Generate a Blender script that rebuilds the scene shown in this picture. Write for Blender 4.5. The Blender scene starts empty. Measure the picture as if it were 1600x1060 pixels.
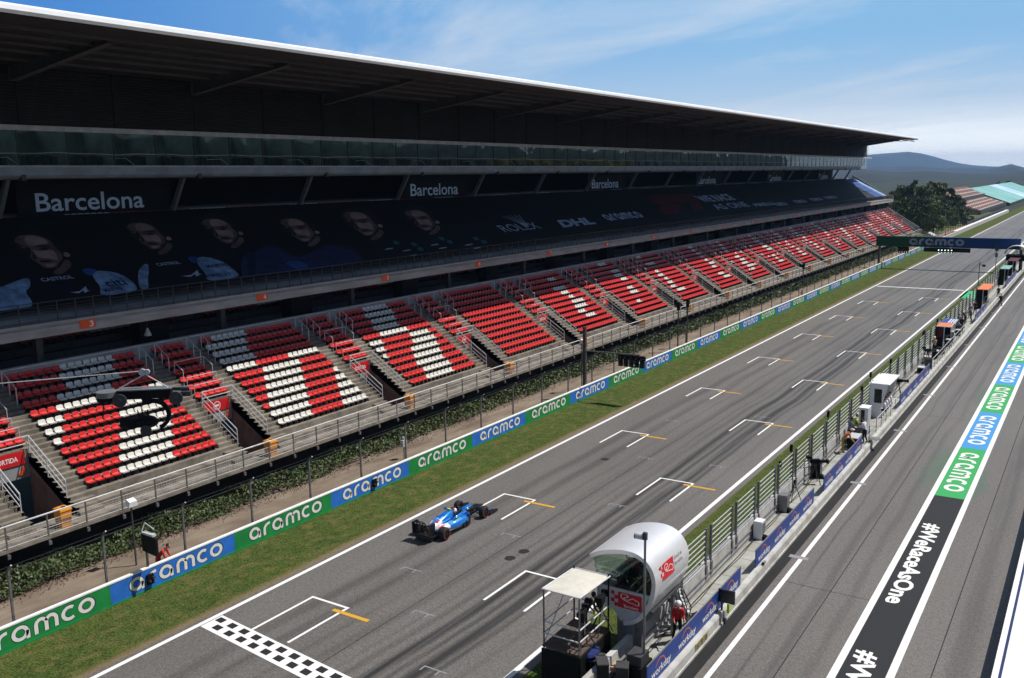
import bpy, bmesh, math, random
import numpy as np
from mathutils import Vector, Matrix
R = math.radians
rnd = random.Random(7)
scene = bpy.context.scene
col = scene.collection

# ------------------------------------------------------------------ camera
CAM = Vector((0.0, -27.497, 18.538)); FPX = 1437.64
YAW, PITCH, ROLL = 0.5732, 0.1762, -0.0142
_cy, _sy, _cp, _sp = math.cos(YAW), math.sin(YAW), math.cos(PITCH), math.sin(PITCH)
_f = Vector((-_sy*_cp, _cy*_cp, -_sp)); _r0 = Vector((_cy, _sy, 0)); _u0 = _r0.cross(_f)
_r = math.cos(ROLL)*_r0 + math.sin(ROLL)*_u0; _u = -math.sin(ROLL)*_r0 + math.cos(ROLL)*_u0
cd = bpy.data.cameras.new("camera"); co = bpy.data.objects.new("camera", cd); col.objects.link(co)
co.matrix_world = Matrix(((_r.x, _u.x, -_f.x, CAM.x), (_r.y, _u.y, -_f.y, CAM.y), (_r.z, _u.z, -_f.z, CAM.z), (0, 0, 0, 1)))
cd.sensor_width = 36; cd.lens = 36*FPX/1600; cd.clip_start = 0.5; cd.clip_end = 40000
scene.camera = co
def ray(px, py): return _r*((px-800)/FPX) - _u*((py-530)/FPX) + _f
def at(px, py, x=None, y=None, z=None):            # where the line of sight through a photo pixel meets a real plane
    d = ray(px, py)
    t = (x-CAM.x)/d.x if x is not None else (y-CAM.y)/d.y if y is not None else (z-CAM.z)/d.z
    return CAM + d*t

# ------------------------------------------------------------------ world, sun, exposure
SUN = Vector((0.43, 0.44, 1.0)).normalized()
w = bpy.data.worlds.new("World"); scene.world = w; w.use_nodes = True
nt = w.node_tree; nt.nodes.clear()
N = nt.nodes.new; L = nt.links.new
out = N("ShaderNodeOutputWorld"); bg = N("ShaderNodeBackground"); sky = N("ShaderNodeTexSky")
sky.sky_type = 'NISHITA'; sky.sun_disc = False; sky.sun_elevation = math.asin(SUN.z); sky.sun_rotation = math.atan2(SUN.x, SUN.y)
sky.altitude = 200; sky.air_density = 1.0; sky.dust_density = 0.6; sky.ozone_density = 2.5
bg.inputs[1].default_value = 0.072
tc = N("ShaderNodeTexCoord"); sep = N("ShaderNodeSeparateXYZ"); L(tc.outputs['Generated'], sep.inputs[0])
def wm(op, a, b=None, c=None):
    n = N("ShaderNodeMath"); n.operation = op
    for i, v in enumerate((a, b, c)):
        if v is None: continue
        if isinstance(v, (int, float)): n.inputs[i].default_value = v
        else: L(v, n.inputs[i])
    return n.outputs[0]
# thin cirrus: noise on a flat layer far overhead, stretched into streaks
zz = wm('MAXIMUM', sep.outputs[2], 0.02); zz = wm('ADD', zz, 0.06)
cx = wm('DIVIDE', sep.outputs[0], zz); cyy = wm('DIVIDE', sep.outputs[1], zz)
a_ = wm('ADD', wm('MULTIPLY', cx, 0.55), wm('MULTIPLY', cyy, 0.20)); b_ = wm('SUBTRACT', wm('MULTIPLY', cyy, 0.9), wm('MULTIPLY', cx, -0.55))
cmb = N("ShaderNodeCombineXYZ"); L(a_, cmb.inputs[0]); L(b_, cmb.inputs[1]); cmb.inputs[2].default_value = 10.2
n1 = N("ShaderNodeTexNoise"); n1.inputs['Scale'].default_value = 0.55; n1.inputs['Detail'].default_value = 9; n1.inputs['Roughness'].default_value = 0.62
n1.inputs['Distortion'].default_value = 0.6; L(cmb.outputs[0], n1.inputs['Vector'])
mr = N("ShaderNodeMapRange"); mr.inputs[1].default_value = 0.50; mr.inputs[2].default_value = 0.74; L(n1.outputs[0], mr.inputs[0])
cl = wm('MULTIPLY', mr.outputs[0], 0.75)
KS = 0.072
def wmix(f, a, b):
    n = N("ShaderNodeMix"); n.data_type = 'RGBA'
    for i_, v in ((0, f), (6, a), (7, b)):
        if isinstance(v, tuple): n.inputs[i_].default_value = (*[q/KS for q in v], 1)
        else: L(v, n.inputs[i_])
    return n.outputs[2]
def wr_(v, a, b, c=0.0, d=1.0):
    n = N("ShaderNodeMapRange"); n.interpolation_type = 'SMOOTHSTEP'
    for i_, q in enumerate((a, b, c, d)): n.inputs[i_+1].default_value = q
    L(v, n.inputs[0]); return n.outputs[0]
hl = wm('SQRT', wm('ADD', wm('MULTIPLY', sep.outputs[0], sep.outputs[0]), wm('MULTIPLY', sep.outputs[1], sep.outputs[1])))
hx = wm('DIVIDE', sep.outputs[0], hl); hy_ = wm('DIVIDE', sep.outputs[1], hl)
toward = wm('ADD', wm('MULTIPLY', hx, -0.065), wm('MULTIPLY', hy_, 0.998)); ahead = wm('ADD', wm('MULTIPLY', hx, -0.54), wm('MULTIPLY', hy_, 0.84))
hue = wmix(wr_(toward, 0.52, 1.0), (0.060, 0.245, 0.66), (0.27, 0.53, 0.83))
valley = wmix(wr_(sep.outputs[2], 0.145, -0.02), hue, (0.80, 0.86, 0.91))
valley = wmix(wr_(sep.outputs[2], 0.075, 0.0), valley, (1.55, 1.55, 1.48))
aw = wm('MULTIPLY', wr_(ahead, 0.05, 0.55), wr_(sep.outputs[2], 0.55, 0.25))
mx = N("ShaderNodeMix"); mx.data_type = 'RGBA'; hs = N('ShaderNodeHueSaturation'); hs.inputs['Saturation'].default_value = 1.1; L(sky.outputs[0], hs.inputs['Color']); L(cl, mx.inputs[0]); L(wmix(aw, hs.outputs[0], valley), mx.inputs[6]); mx.inputs[7].default_value = (0.72/KS, 0.79/KS, 0.88/KS, 1)
L(mx.outputs[2], bg.inputs[0]); L(bg.outputs[0], out.inputs[0])

sl = bpy.data.lights.new("sun", 'SUN'); sl.energy = 4.9; sl.angle = R(0.53); sl.color = (1, 0.955, 0.89)
so = bpy.data.objects.new("sun", sl); col.objects.link(so); so.rotation_euler = SUN.to_track_quat('Z', 'Y').to_euler()
scene.view_settings.view_transform = 'Standard'; scene.view_settings.look = 'None'; scene.view_settings.exposure = 0.0
scene.view_settings.gamma = 1
scene.cycles.max_bounces = 6; scene.cycles.diffuse_bounces = 3; scene.cycles.glossy_bounces = 3; scene.cycles.transparent_max_bounces = 8
scene.cycles.volume_bounces = 0

# ------------------------------------------------------------------ materials
def pr(name, c, rough=0.7, metal=0.0, var=0.0, scale=5.0, spec=0.4, bump=0.0, stretch=None, detail=6, c2=None, lo=0.35, hi=0.65, emit=None, coat=0.0):
    m = bpy.data.materials.new(name); m.use_nodes = True
    t = m.node_tree; b = t.nodes['Principled BSDF']
    b.inputs['Base Color'].default_value = (*c, 1); b.inputs['Roughness'].default_value = rough; b.inputs['Metallic'].default_value = metal
    b.inputs['Specular IOR Level'].default_value = spec; b.inputs['Coat Weight'].default_value = coat
    if emit: b.inputs['Emission Color'].default_value = (*emit[0], 1); b.inputs['Emission Strength'].default_value = emit[1]
    if var > 0 or c2 or bump:
        tcn = t.nodes.new("ShaderNodeTexCoord"); mp = t.nodes.new("ShaderNodeMapping")
        if stretch: mp.inputs['Scale'].default_value = stretch
        t.links.new(tcn.outputs['Object'], mp.inputs[0])
        nz = t.nodes.new("ShaderNodeTexNoise"); nz.inputs['Scale'].default_value = scale; nz.inputs['Detail'].default_value = detail; nz.inputs['Roughness'].default_value = 0.65
        t.links.new(mp.outputs[0], nz.inputs['Vector'])
        rp = t.nodes.new("ShaderNodeValToRGB"); e = rp.color_ramp.elements
        e[0].position = lo; e[1].position = hi
        ca = c2 if c2 else tuple(max(0, v*(1-var)) for v in c); cb = c if c2 else tuple(min(1, v*(1+var)) for v in c)
        e[0].color = (*ca, 1); e[1].color = (*cb, 1)
        t.links.new(nz.outputs[0], rp.inputs[0]); t.links.new(rp.outputs[0], b.inputs['Base Color'])
        if bump:
            bn = t.nodes.new("ShaderNodeBump"); bn.inputs['Strength'].default_value = bump; bn.inputs['Distance'].default_value = 0.05
            t.links.new(nz.outputs[0], bn.inputs['Height']); t.links.new(bn.outputs[0], b.inputs['Normal'])
    return m

class NB:                                              # small node-graph helper for the large ground materials
    def __init__(s, name):
        s.m = bpy.data.materials.new(name); s.m.use_nodes = True; s.t = s.m.node_tree; s.b = s.t.nodes['Principled BSDF']
        s.tc = s.t.nodes.new("ShaderNodeTexCoord"); sp = s.t.nodes.new("ShaderNodeSeparateXYZ"); s.l(s.tc.outputs['Object'], sp.inputs[0])
        s.x, s.y, s.z = sp.outputs; s.o = s.tc.outputs['Object']
    def l(s, a, b): s.t.links.new(a, b)
    def math(s, op, a, b=None, c=None):
        n = s.t.nodes.new("ShaderNodeMath"); n.operation = op
        for i, v in enumerate((a, b, c)):
            if v is None: continue
            if isinstance(v, (int, float)): n.inputs[i].default_value = v
            else: s.l(v, n.inputs[i])
        return n.outputs[0]
    def noise(s, scale, stretch=(1, 1, 1), detail=5, rough=0.6):
        mp = s.t.nodes.new("ShaderNodeMapping"); mp.inputs['Scale'].default_value = stretch; s.l(s.o, mp.inputs[0])
        n = s.t.nodes.new("ShaderNodeTexNoise"); n.inputs['Scale'].default_value = scale; n.inputs['Detail'].default_value = detail; n.inputs['Roughness'].default_value = rough
        s.l(mp.outputs[0], n.inputs['Vector']); return n.outputs[0]
    def rng(s, v, a, b, c=0.0, d=1.0):
        n = s.t.nodes.new("ShaderNodeMapRange"); n.interpolation_type = 'SMOOTHSTEP'
        for i, q in enumerate((a, b, c, d)): n.inputs[i+1].default_value = q
        s.l(v, n.inputs[0]); return n.outputs[0]
    def mix(s, f, a, b):
        n = s.t.nodes.new("ShaderNodeMix"); n.data_type = 'RGBA'
        for i, v in ((0, f), (6, a), (7, b)):
            if isinstance(v, tuple): n.inputs[i].default_value = (*v, 1)
            elif isinstance(v, (int, float)): n.inputs[i].default_value = v
            else: s.l(v, n.inputs[i])
        return n.outputs[2]
    def fin(s, colr, rough=0.85, bumpv=None, bs=0.3, bd=0.02, spec=0.3):
        s.l(colr, s.b.inputs['Base Color']); s.b.inputs['Specular IOR Level'].default_value = spec
        if isinstance(rough, (int, float)): s.b.inputs['Roughness'].default_value = rough
        else: s.l(rough, s.b.inputs['Roughness'])
        if bumpv is not None:
            n = s.t.nodes.new("ShaderNodeBump"); n.inputs['Strength'].default_value = bs; n.inputs['Distance'].default_value = bd
            s.l(bumpv, n.inputs['Height']); s.l(n.outputs[0], s.b.inputs['Normal'])
        return s.m

def asphalt(name, base, rubber=(), stain=None):
    g = NB(name)
    big = g.noise(0.16, (1, 0.35, 1), 5); mid = g.noise(0.9, (1, 0.25, 1), 5); fine = g.noise(5.5, (1, 1, 1), 8, 0.95); stk = g.noise(1.6, (1.6, 0.035, 1), 6, 0.6)
    d = tuple(v*0.80 for v in base); h = tuple(min(1, v*1.16) for v in base)
    c = g.mix(g.rng(big, 0.32, 0.68), d, h)
    c = g.mix(g.math('MULTIPLY', g.rng(mid, 0.42, 0.72), 0.35), c, tuple(v*f for v, f in zip(base, (1.12, 1.0, 0.93))))
    c = g.mix(g.math('MULTIPLY', g.rng(fine, 0.50, 0.60), 0.60), c, tuple(min(1, v*1.8) for v in base))
    c = g.mix(g.math('MULTIPLY', g.rng(fine, 0.50, 0.40), 0.70), c, tuple(v*0.38 for v in base))
    sp_ = g.noise(17, (1, 1, 1), 2, 0.5)
    c = g.mix(g.math('MULTIPLY', g.rng(sp_, 0.54, 0.62), 0.5), c, tuple(min(1, v*1.9) for v in base)); c = g.mix(g.math('MULTIPLY', g.rng(sp_, 0.46, 0.38), 0.55), c, tuple(v*0.4 for v in base))
    wob = g.math('MULTIPLY', g.math('SUBTRACT', g.noise(0.045, (0.02, 1, 0.02), 2), 0.5), 1.5)
    wx = g.math('ADD', g.x, wob); tot = None
    for cx_, wd, st in rubber:
        dd = g.math('ABSOLUTE', g.math('SUBTRACT', wx, cx_)); v = g.math('MULTIPLY', g.rng(dd, wd, wd*0.15), st)
        tot = v if tot is None else g.math('MAXIMUM', tot, v)
    if tot is not None:
        f = g.math('MULTIPLY', tot, g.rng(stk, 0.36, 0.56, 0.42, 0.95))
        c = g.mix(f, c, (0.013, 0.012, 0.012))
    c = g.mix(g.math('MULTIPLY', g.rng(stk, 0.56, 0.74), 0.30), c, tuple(v*0.5 for v in base))
    if stain:                                          # paint overspray beside the green panels
        for sx, sy, rx, ry in stain:
            q = g.math('SQRT', g.math('ADD', g.math('POWER', g.math('DIVIDE', g.math('SUBTRACT', g.x, sx), rx), 2), g.math('POWER', g.math('DIVIDE', g.math('SUBTRACT', g.y, sy), ry), 2)))
            q = g.math('ADD', q, g.math('MULTIPLY', g.math('SUBTRACT', mid, 0.5), 0.9)); c = g.mix(g.math('MULTIPLY', g.rng(q, 1.0, 0.2), 0.42), c, (0.018, 0.12, 0.045))
    return g.fin(c, 0.62, fine, 0.15, 0.01, 0.6)

def grass_mat(name, edges, dry=0.25):
    g = NB(name)
    n1 = g.noise(0.5, (1, 0.5, 1), 6, 0.7); n2 = g.noise(7, (1, 1, 1), 6, 0.8); n3 = g.noise(1.7, (1, 0.6, 1), 6, 0.7)
    n4 = g.noise(2.2, (1, 1, 1), 9, 0.88)
    c = g.mix(g.rng(n1, 0.3, 0.7), (0.034, 0.066, 0.010), (0.068, 0.096, 0.016))
    c = g.mix(g.math('MULTIPLY', g.rng(n4, 0.50, 0.62), 0.75), c, (0.095, 0.125, 0.034))
    c = g.mix(g.math('MULTIPLY', g.rng(n4, 0.50, 0.38), 0.85), c, (0.008, 0.017, 0.004))
    c = g.mix(g.math('MULTIPLY', g.rng(n2, 0.5, 0.64), 0.55), c, (0.13, 0.17, 0.045))
    c = g.mix(g.math('MULTIPLY', g.rng(n3, 0.47, 0.66), dry*3.0), c, (0.165, 0.135, 0.05))
    n5 = g.noise(13, (1, 1, 1), 2, 0.5)
    c = g.mix(g.math('MULTIPLY', g.rng(n5, 0.52, 0.60), 0.42), c, (0.135, 0.155, 0.05)); c = g.mix(g.math('MULTIPLY', g.rng(n5, 0.48, 0.40), 0.55), c, (0.008, 0.015, 0.004))
    for ex, wd in edges:                              # worn, dusty margin beside the paint or the wall
        dd = g.math('ABSOLUTE', g.math('SUBTRACT', g.x, ex)); dd = g.math('ADD', dd, g.math('MULTIPLY', g.math('SUBTRACT', n3, 0.5), 1.1))
        c = g.mix(g.math('MULTIPLY', g.rng(dd, wd, wd*0.2), g.rng(n2, 0.3, 0.55, 0.4, 0.9)), c, (0.23, 0.165, 0.10))
    return g.fin(c, 0.95, n2, 0.9, 0.06, 0.1)

M = {}
M['track'] = asphalt('track asphalt', (0.122, 0.114, 0.105), [(-21.8, 0.46, 1.0), (-21.15, 0.24, 0.7), (-20.45, 0.50, 1.0), (-19.9, 0.24, 0.7), (-22.7, 0.3, 0.4), (-23.3, 0.16, 0.3), (-28.1, 0.6, 0.45), (-26.7, 0.55, 0.45), (-24.3, 0.5, 0.3), (-25.4, 0.25, 0.25), (-18.9, 0.25, 0.25)])
M['pitlane'] = asphalt('pit lane asphalt', (0.120, 0.108, 0.097), [(-9.4, 0.35, 0.4), (-8.2, 0.3, 0.3), (-3.4, 0.7, 0.4), (-10.4, 0.12, 0.5)], [(-7.5, 34, 1.3, 7), (-5.2, 32, 0.7, 5), (-7.4, 56, 0.9, 5), (-7.3, 78, 0.8, 5)])
M['channel'] = pr('fresh tar', (0.007, 0.007, 0.0075), 0.75, var=0.5, scale=3, stretch=(1, 0.15, 1))
M['grass'] = grass_mat('verge grass', [(-31.15, 0.75)]); M['grass2'] = grass_mat('strip grass', [(-17.4, 0.5)], 0.12)
M['ground'] = pr('scrub ground', (0.024, 0.032, 0.016), 0.95, c2=(0.008, 0.014, 0.006), scale=0.02, lo=0.4, hi=0.6)
M['meadow'] = pr('rough meadow', (0.13, 0.14, 0.04), 0.95, c2=(0.06, 0.08, 0.02), scale=0.35)
M['dirt'] = pr('bare earth', (0.26, 0.205, 0.155), 0.95, c2=(0.13, 0.098, 0.07), scale=0.9, stretch=(1, 0.3, 1), bump=0.5, detail=9)
def paint(name, c, wear=0.5):
    g = NB(name); n = g.noise(2.2, (1, 1, 1), 8, 0.75); n2 = g.noise(26, (1, 1, 1), 3)
    cc = g.mix(g.math('MULTIPLY', g.rng(n, 0.56, 0.74), wear), c, tuple(v*0.35 for v in c)); cc = g.mix(g.math('MULTIPLY', g.rng(n2, 0.5, 0.7), 0.12), cc, (0.1, 0.1, 0.1))
    return g.fin(cc, 0.7)
M['white'] = paint('white road paint', (0.80, 0.79, 0.77), 0.35); M['yellow'] = paint('yellow road paint', (0.62, 0.33, 0.025), 0.35)
M['faint'] = paint('worn grey paint', (0.26, 0.26, 0.275), 0.8); M['blackpaint'] = paint('black road paint', (0.018, 0.018, 0.020), 0.1)
M['stripgreen'] = paint('green road paint', (0.035, 0.36, 0.10), 0.15); M['stripblue'] = paint('blue road paint', (0.055, 0.29, 0.62), 0.15)
M['greenpatch'] = paint('green apron paint', (0.02, 0.42, 0.15), 0.15)
M['wgreen'] = pr('green board', (0.012, 0.24, 0.055), 0.55, var=0.16, scale=1.2); M['wblue'] = pr('blue board', (0.025, 0.16, 0.60), 0.55, var=0.16, scale=1.2)
M['wletter'] = pr('white lettering', (0.82, 0.80, 0.77), 0.6, var=0.05, scale=3); M['outline'] = pr('dark outline', (0.03, 0.05, 0.06), 0.6)
M['wcap'] = pr('white wall cap', (0.80, 0.81, 0.80), 0.6, var=0.1, scale=2)
M['conc'] = pr('weathered concrete', (0.255, 0.222, 0.178), 0.9, c2=(0.095, 0.082, 0.066), scale=1.1, detail=10, bump=0.25, lo=0.3, hi=0.62)
M['conc2'] = pr('grey concrete', (0.36, 0.36, 0.36), 0.85, c2=(0.22, 0.22, 0.22), scale=0.8, detail=9, stretch=(1, 0.5, 1))
M['slab'] = pr('pale slab edge', (0.42, 0.41, 0.39), 0.85, c2=(0.27, 0.265, 0.25), scale=0.9, detail=9, stretch=(1, 0.4, 2))
M['pitconc'] = pr('pale pit wall concrete', (0.52, 0.515, 0.49), 0.85, c2=(0.30, 0.29, 0.27), scale=1.3, detail=10, lo=0.28, hi=0.55)
M['platform'] = pr('paving flags', (0.40, 0.41, 0.38), 0.85, c2=(0.28, 0.27, 0.23), scale=1.0, detail=9)
M['reddish'] = pr('red brown render', (0.19, 0.125, 0.11), 0.9, var=0.25, scale=1.5)
M['galv'] = pr('galvanised steel', (0.62, 0.63, 0.64), 0.42, 0.25, var=0.15, scale=4); M['darkgalv'] = pr('dull steel post', (0.20, 0.20, 0.20), 0.55, 0.6, var=0.2, scale=4)
M['black'] = pr('matt black', (0.006, 0.006, 0.0065), 0.65, var=0.3, scale=5, spec=0.2); M['blackgl'] = pr('gloss black', (0.010, 0.010, 0.011), 0.22)
M['void'] = pr('dark void backing', (0.012, 0.012, 0.012), 0.95)
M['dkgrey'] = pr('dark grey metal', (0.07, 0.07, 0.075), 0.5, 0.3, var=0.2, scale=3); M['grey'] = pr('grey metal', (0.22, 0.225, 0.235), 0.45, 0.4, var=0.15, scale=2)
M['silver'] = pr('silver panel', (0.74, 0.745, 0.77), 0.36, 0.35, var=0.05, scale=0.8); M['lightgrey'] = pr('light grey panel', (0.52, 0.53, 0.55), 0.5, var=0.1, scale=1.5)
M['whitep'] = pr('white panel', (0.78, 0.79, 0.82), 0.45, var=0.05, scale=2); M['cream'] = pr('cream canvas', (0.60, 0.57, 0.50), 0.85, var=0.08, scale=2.5)
def seatmat(name, c, faded):
    g = NB(name); oi = g.t.nodes.new("ShaderNodeObjectInfo"); n = g.noise(3.1, (1, 1, 1), 3); n2 = g.noise(0.6, (1, 1, 1), 3)
    f = g.math('MULTIPLY', g.math('ADD', g.math('MULTIPLY', oi.outputs['Random'], 0.6), g.rng(n, 0.35, 0.65)), 0.38)
    cc = g.mix(f, c, faded); cc = g.mix(g.math('MULTIPLY', g.rng(n2, 0.5, 0.7), 0.25), cc, tuple(v*0.6 for v in c)); return g.fin(cc, 0.40, spec=0.5)
M['seatred'] = seatmat('red seat plastic', (0.60, 0.014, 0.016), (0.60, 0.055, 0.045)); M['seatwhite'] = seatmat('off white seat plastic', (0.74, 0.715, 0.66), (0.58, 0.55, 0.49))
M['signred'] = pr('red sign', (0.60, 0.012, 0.015), 0.5, var=0.08, scale=2); M['orange'] = pr('orange sign', (0.75, 0.10, 0.02), 0.5, var=0.1, scale=2)
M['bin'] = pr('amber plastic', (0.70, 0.27, 0.025), 0.45, var=0.12, scale=3)
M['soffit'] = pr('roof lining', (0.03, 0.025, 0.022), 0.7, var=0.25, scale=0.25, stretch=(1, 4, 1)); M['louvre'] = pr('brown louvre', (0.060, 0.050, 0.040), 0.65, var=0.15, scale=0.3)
M['rooftop'] = pr('white roof edge', (0.85, 0.85, 0.85), 0.45, var=0.05, scale=0.5); M['beam'] = pr('roof beam', (0.085, 0.08, 0.075), 0.6, var=0.15, scale=1)
M['ledge'] = pr('ledge concrete', (0.34, 0.36, 0.40), 0.75, var=0.2, scale=0.7); M['ledgetop'] = pr('ledge coping', (0.52, 0.52, 0.52), 0.75, var=0.18, scale=1)
M['banner'] = pr('black banner cloth', (0.0025, 0.0025, 0.004), 0.8, var=0.3, scale=0.6)
M['barc'] = pr('pale sign lettering', (0.62, 0.70, 0.82), 0.6); M['bantext'] = pr('blue white print', (0.42, 0.47, 0.62), 0.7, var=0.1, scale=2)
M['f1red'] = pr('dark red print', (0.10, 0.004, 0.004), 0.7); M['skinp'] = pr('printed face', (0.52, 0.32, 0.28), 0.8, c2=(0.30, 0.175, 0.155), scale=0.7); M['skinp2'] = pr('printed face half tone', (0.02, 0.012, 0.012), 0.8)
M['suitp'] = pr('printed pale blue sleeve', (0.20, 0.30, 0.46), 0.8, var=0.45, scale=1.3); M['suitb'] = pr('printed blue trim', (0.02, 0.07, 0.24), 0.8, var=0.3, scale=1.5); M['navyp'] = pr('printed navy suit', (0.012, 0.018, 0.07), 0.8, var=0.4, scale=1.0); M['hairp'] = pr('printed dark hair', (0.010, 0.007, 0.007), 0.8); M['tealp'] = pr('printed teal badge', (0.03, 0.12, 0.15), 0.8)
M['logored'] = pr('logo red', (0.60, 0.014, 0.025), 0.5, var=0.06, scale=3); M['navy'] = pr('blue board panel', (0.012, 0.05, 0.27), 0.5, var=0.12, scale=1.5); M['orangearc'] = pr('orange arc', (0.62, 0.12, 0.02), 0.5)
M['gantryg'] = pr('dark green gantry cloth', (0.010, 0.085, 0.035), 0.8, var=0.15, scale=0.4); M['gantryb'] = pr('dark blue gantry cloth', (0.014, 0.065, 0.23), 0.8, var=0.12, scale=0.4); M['gantryt'] = pr('grey blue print', (0.30, 0.36, 0.44), 0.8)
M['trunk'] = pr('bark', (0.09, 0.065, 0.045), 0.9, var=0.3, scale=3)
def leafmat(name, a, b, scale=1.2):
    m = pr(name, b, 0.55, c2=a, scale=scale, lo=0.3, hi=0.7, spec=0.35); t = m.node_tree; bs = t.nodes['Principled BSDF']; src = bs.inputs['Base Color'].links[0].from_socket
    oi = t.nodes.new("ShaderNodeObjectInfo"); hv = t.nodes.new("ShaderNodeHueSaturation"); q = t.nodes.new("ShaderNodeMapRange"); q.inputs[3].default_value = 0.6; q.inputs[4].default_value = 1.35; t.links.new(oi.outputs['Random'], q.inputs[0]); t.links.new(q.outputs[0], hv.inputs['Value']); t.links.new(src, hv.inputs['Color']); t.links.new(hv.outputs[0], bs.inputs['Base Color']); return m
M['ivy'] = leafmat('ivy leaf', (0.026, 0.048, 0.013), (0.125, 0.155, 0.06), 4.0); M['leafd'] = leafmat('dark leaf', (0.022, 0.040, 0.012), (0.075, 0.105, 0.034), 5); M['leafm'] = leafmat('mid leaf', (0.05, 0.082, 0.020), (0.150, 0.175, 0.055), 5)
M['forest'] = pr('wooded slope', (0.022, 0.030, 0.022), 0.95, c2=(0.003, 0.006, 0.005), scale=0.01, detail=12, bump=0.0)
M['glow'] = pr('lit lamp', (0.6, 0.8, 0.75), 0.4, emit=((0.75, 1.0, 0.92), 2.2))
M['skin'] = pr('skin', (0.42, 0.25, 0.18), 0.55); M['hair'] = pr('dark hair', (0.025, 0.018, 0.014), 0.7)
M['shirtw'] = pr('white shirt cloth', (0.70, 0.68, 0.76), 0.8, var=0.08, scale=6); M['shirtk'] = pr('black shirt cloth', (0.014, 0.014, 0.016), 0.85, var=0.3, scale=6); M['trousk'] = pr('black trouser cloth', (0.012, 0.012, 0.015), 0.85, var=0.3, scale=6)
M['overred'] = pr('red overall cloth', (0.58, 0.03, 0.03), 0.8, var=0.15, scale=6); M['overyel'] = pr('yellow overall cloth', (0.46, 0.29, 0.05), 0.8, var=0.2, scale=6); M['overorg'] = pr('orange vest cloth', (0.75, 0.20, 0.08), 0.8, var=0.1, scale=6); M['shoe'] = pr('dark shoe', (0.02, 0.018, 0.016), 0.6); M['hiviz'] = pr('lime vest cloth', (0.42, 0.62, 0.04), 0.8); M['beige'] = pr('tan cloth', (0.40, 0.28, 0.17), 0.8, var=0.15, scale=6); M['greycl'] = pr('grey blue cloth', (0.16, 0.18, 0.23), 0.85, var=0.2, scale=6)
M['helmw'] = pr('white helmet', (0.78, 0.78, 0.78), 0.25); M['straw'] = pr('straw hat', (0.72, 0.63, 0.47), 0.8)
def glassmat():
    m = bpy.data.materials.new('tinted glazing'); m.use_nodes = True; t = m.node_tree; t.nodes.clear()
    o = t.nodes.new("ShaderNodeOutputMaterial"); tr = t.nodes.new("ShaderNodeBsdfTransparent"); tr.inputs[0].default_value = (0.66, 0.82, 0.70, 1)
    gl = t.nodes.new("ShaderNodeBsdfGlossy"); gl.inputs[0].default_value = (0.75, 0.8, 0.78, 1); gl.inputs[1].default_value = 0.02
    fr = t.nodes.new("ShaderNodeFresnel"); fr.inputs[0].default_value = 1.5; mxs = t.nodes.new("ShaderNodeMixShader")
    nz = t.nodes.new("ShaderNodeTexNoise"); nz.inputs['Scale'].default_value = 0.35; tcn = t.nodes.new("ShaderNodeTexCoord"); t.links.new(tcn.outputs['Object'], nz.inputs[0])
    bn = t.nodes.new("ShaderNodeBump"); bn.inputs['Strength'].default_value = 0.12; bn.inputs['Distance'].default_value = 0.3; t.links.new(nz.outputs[0], bn.inputs['Height']); t.links.new(bn.outputs[0], gl.inputs['Normal'])
    t.links.new(fr.outputs[0], mxs.inputs[0]); t.links.new(tr.outputs[0], mxs.inputs[1]); t.links.new(gl.outputs[0], mxs.inputs[2]); t.links.new(mxs.outputs[0], o.inputs[0]); return m
M['glass'] = glassmat()
M['boxwall'] = pr('box interior', (0.26, 0.29, 0.255), 0.8, var=0.3, scale=0.6); M['boxdark'] = pr('box furniture', (0.02, 0.02, 0.02), 0.7)

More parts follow.
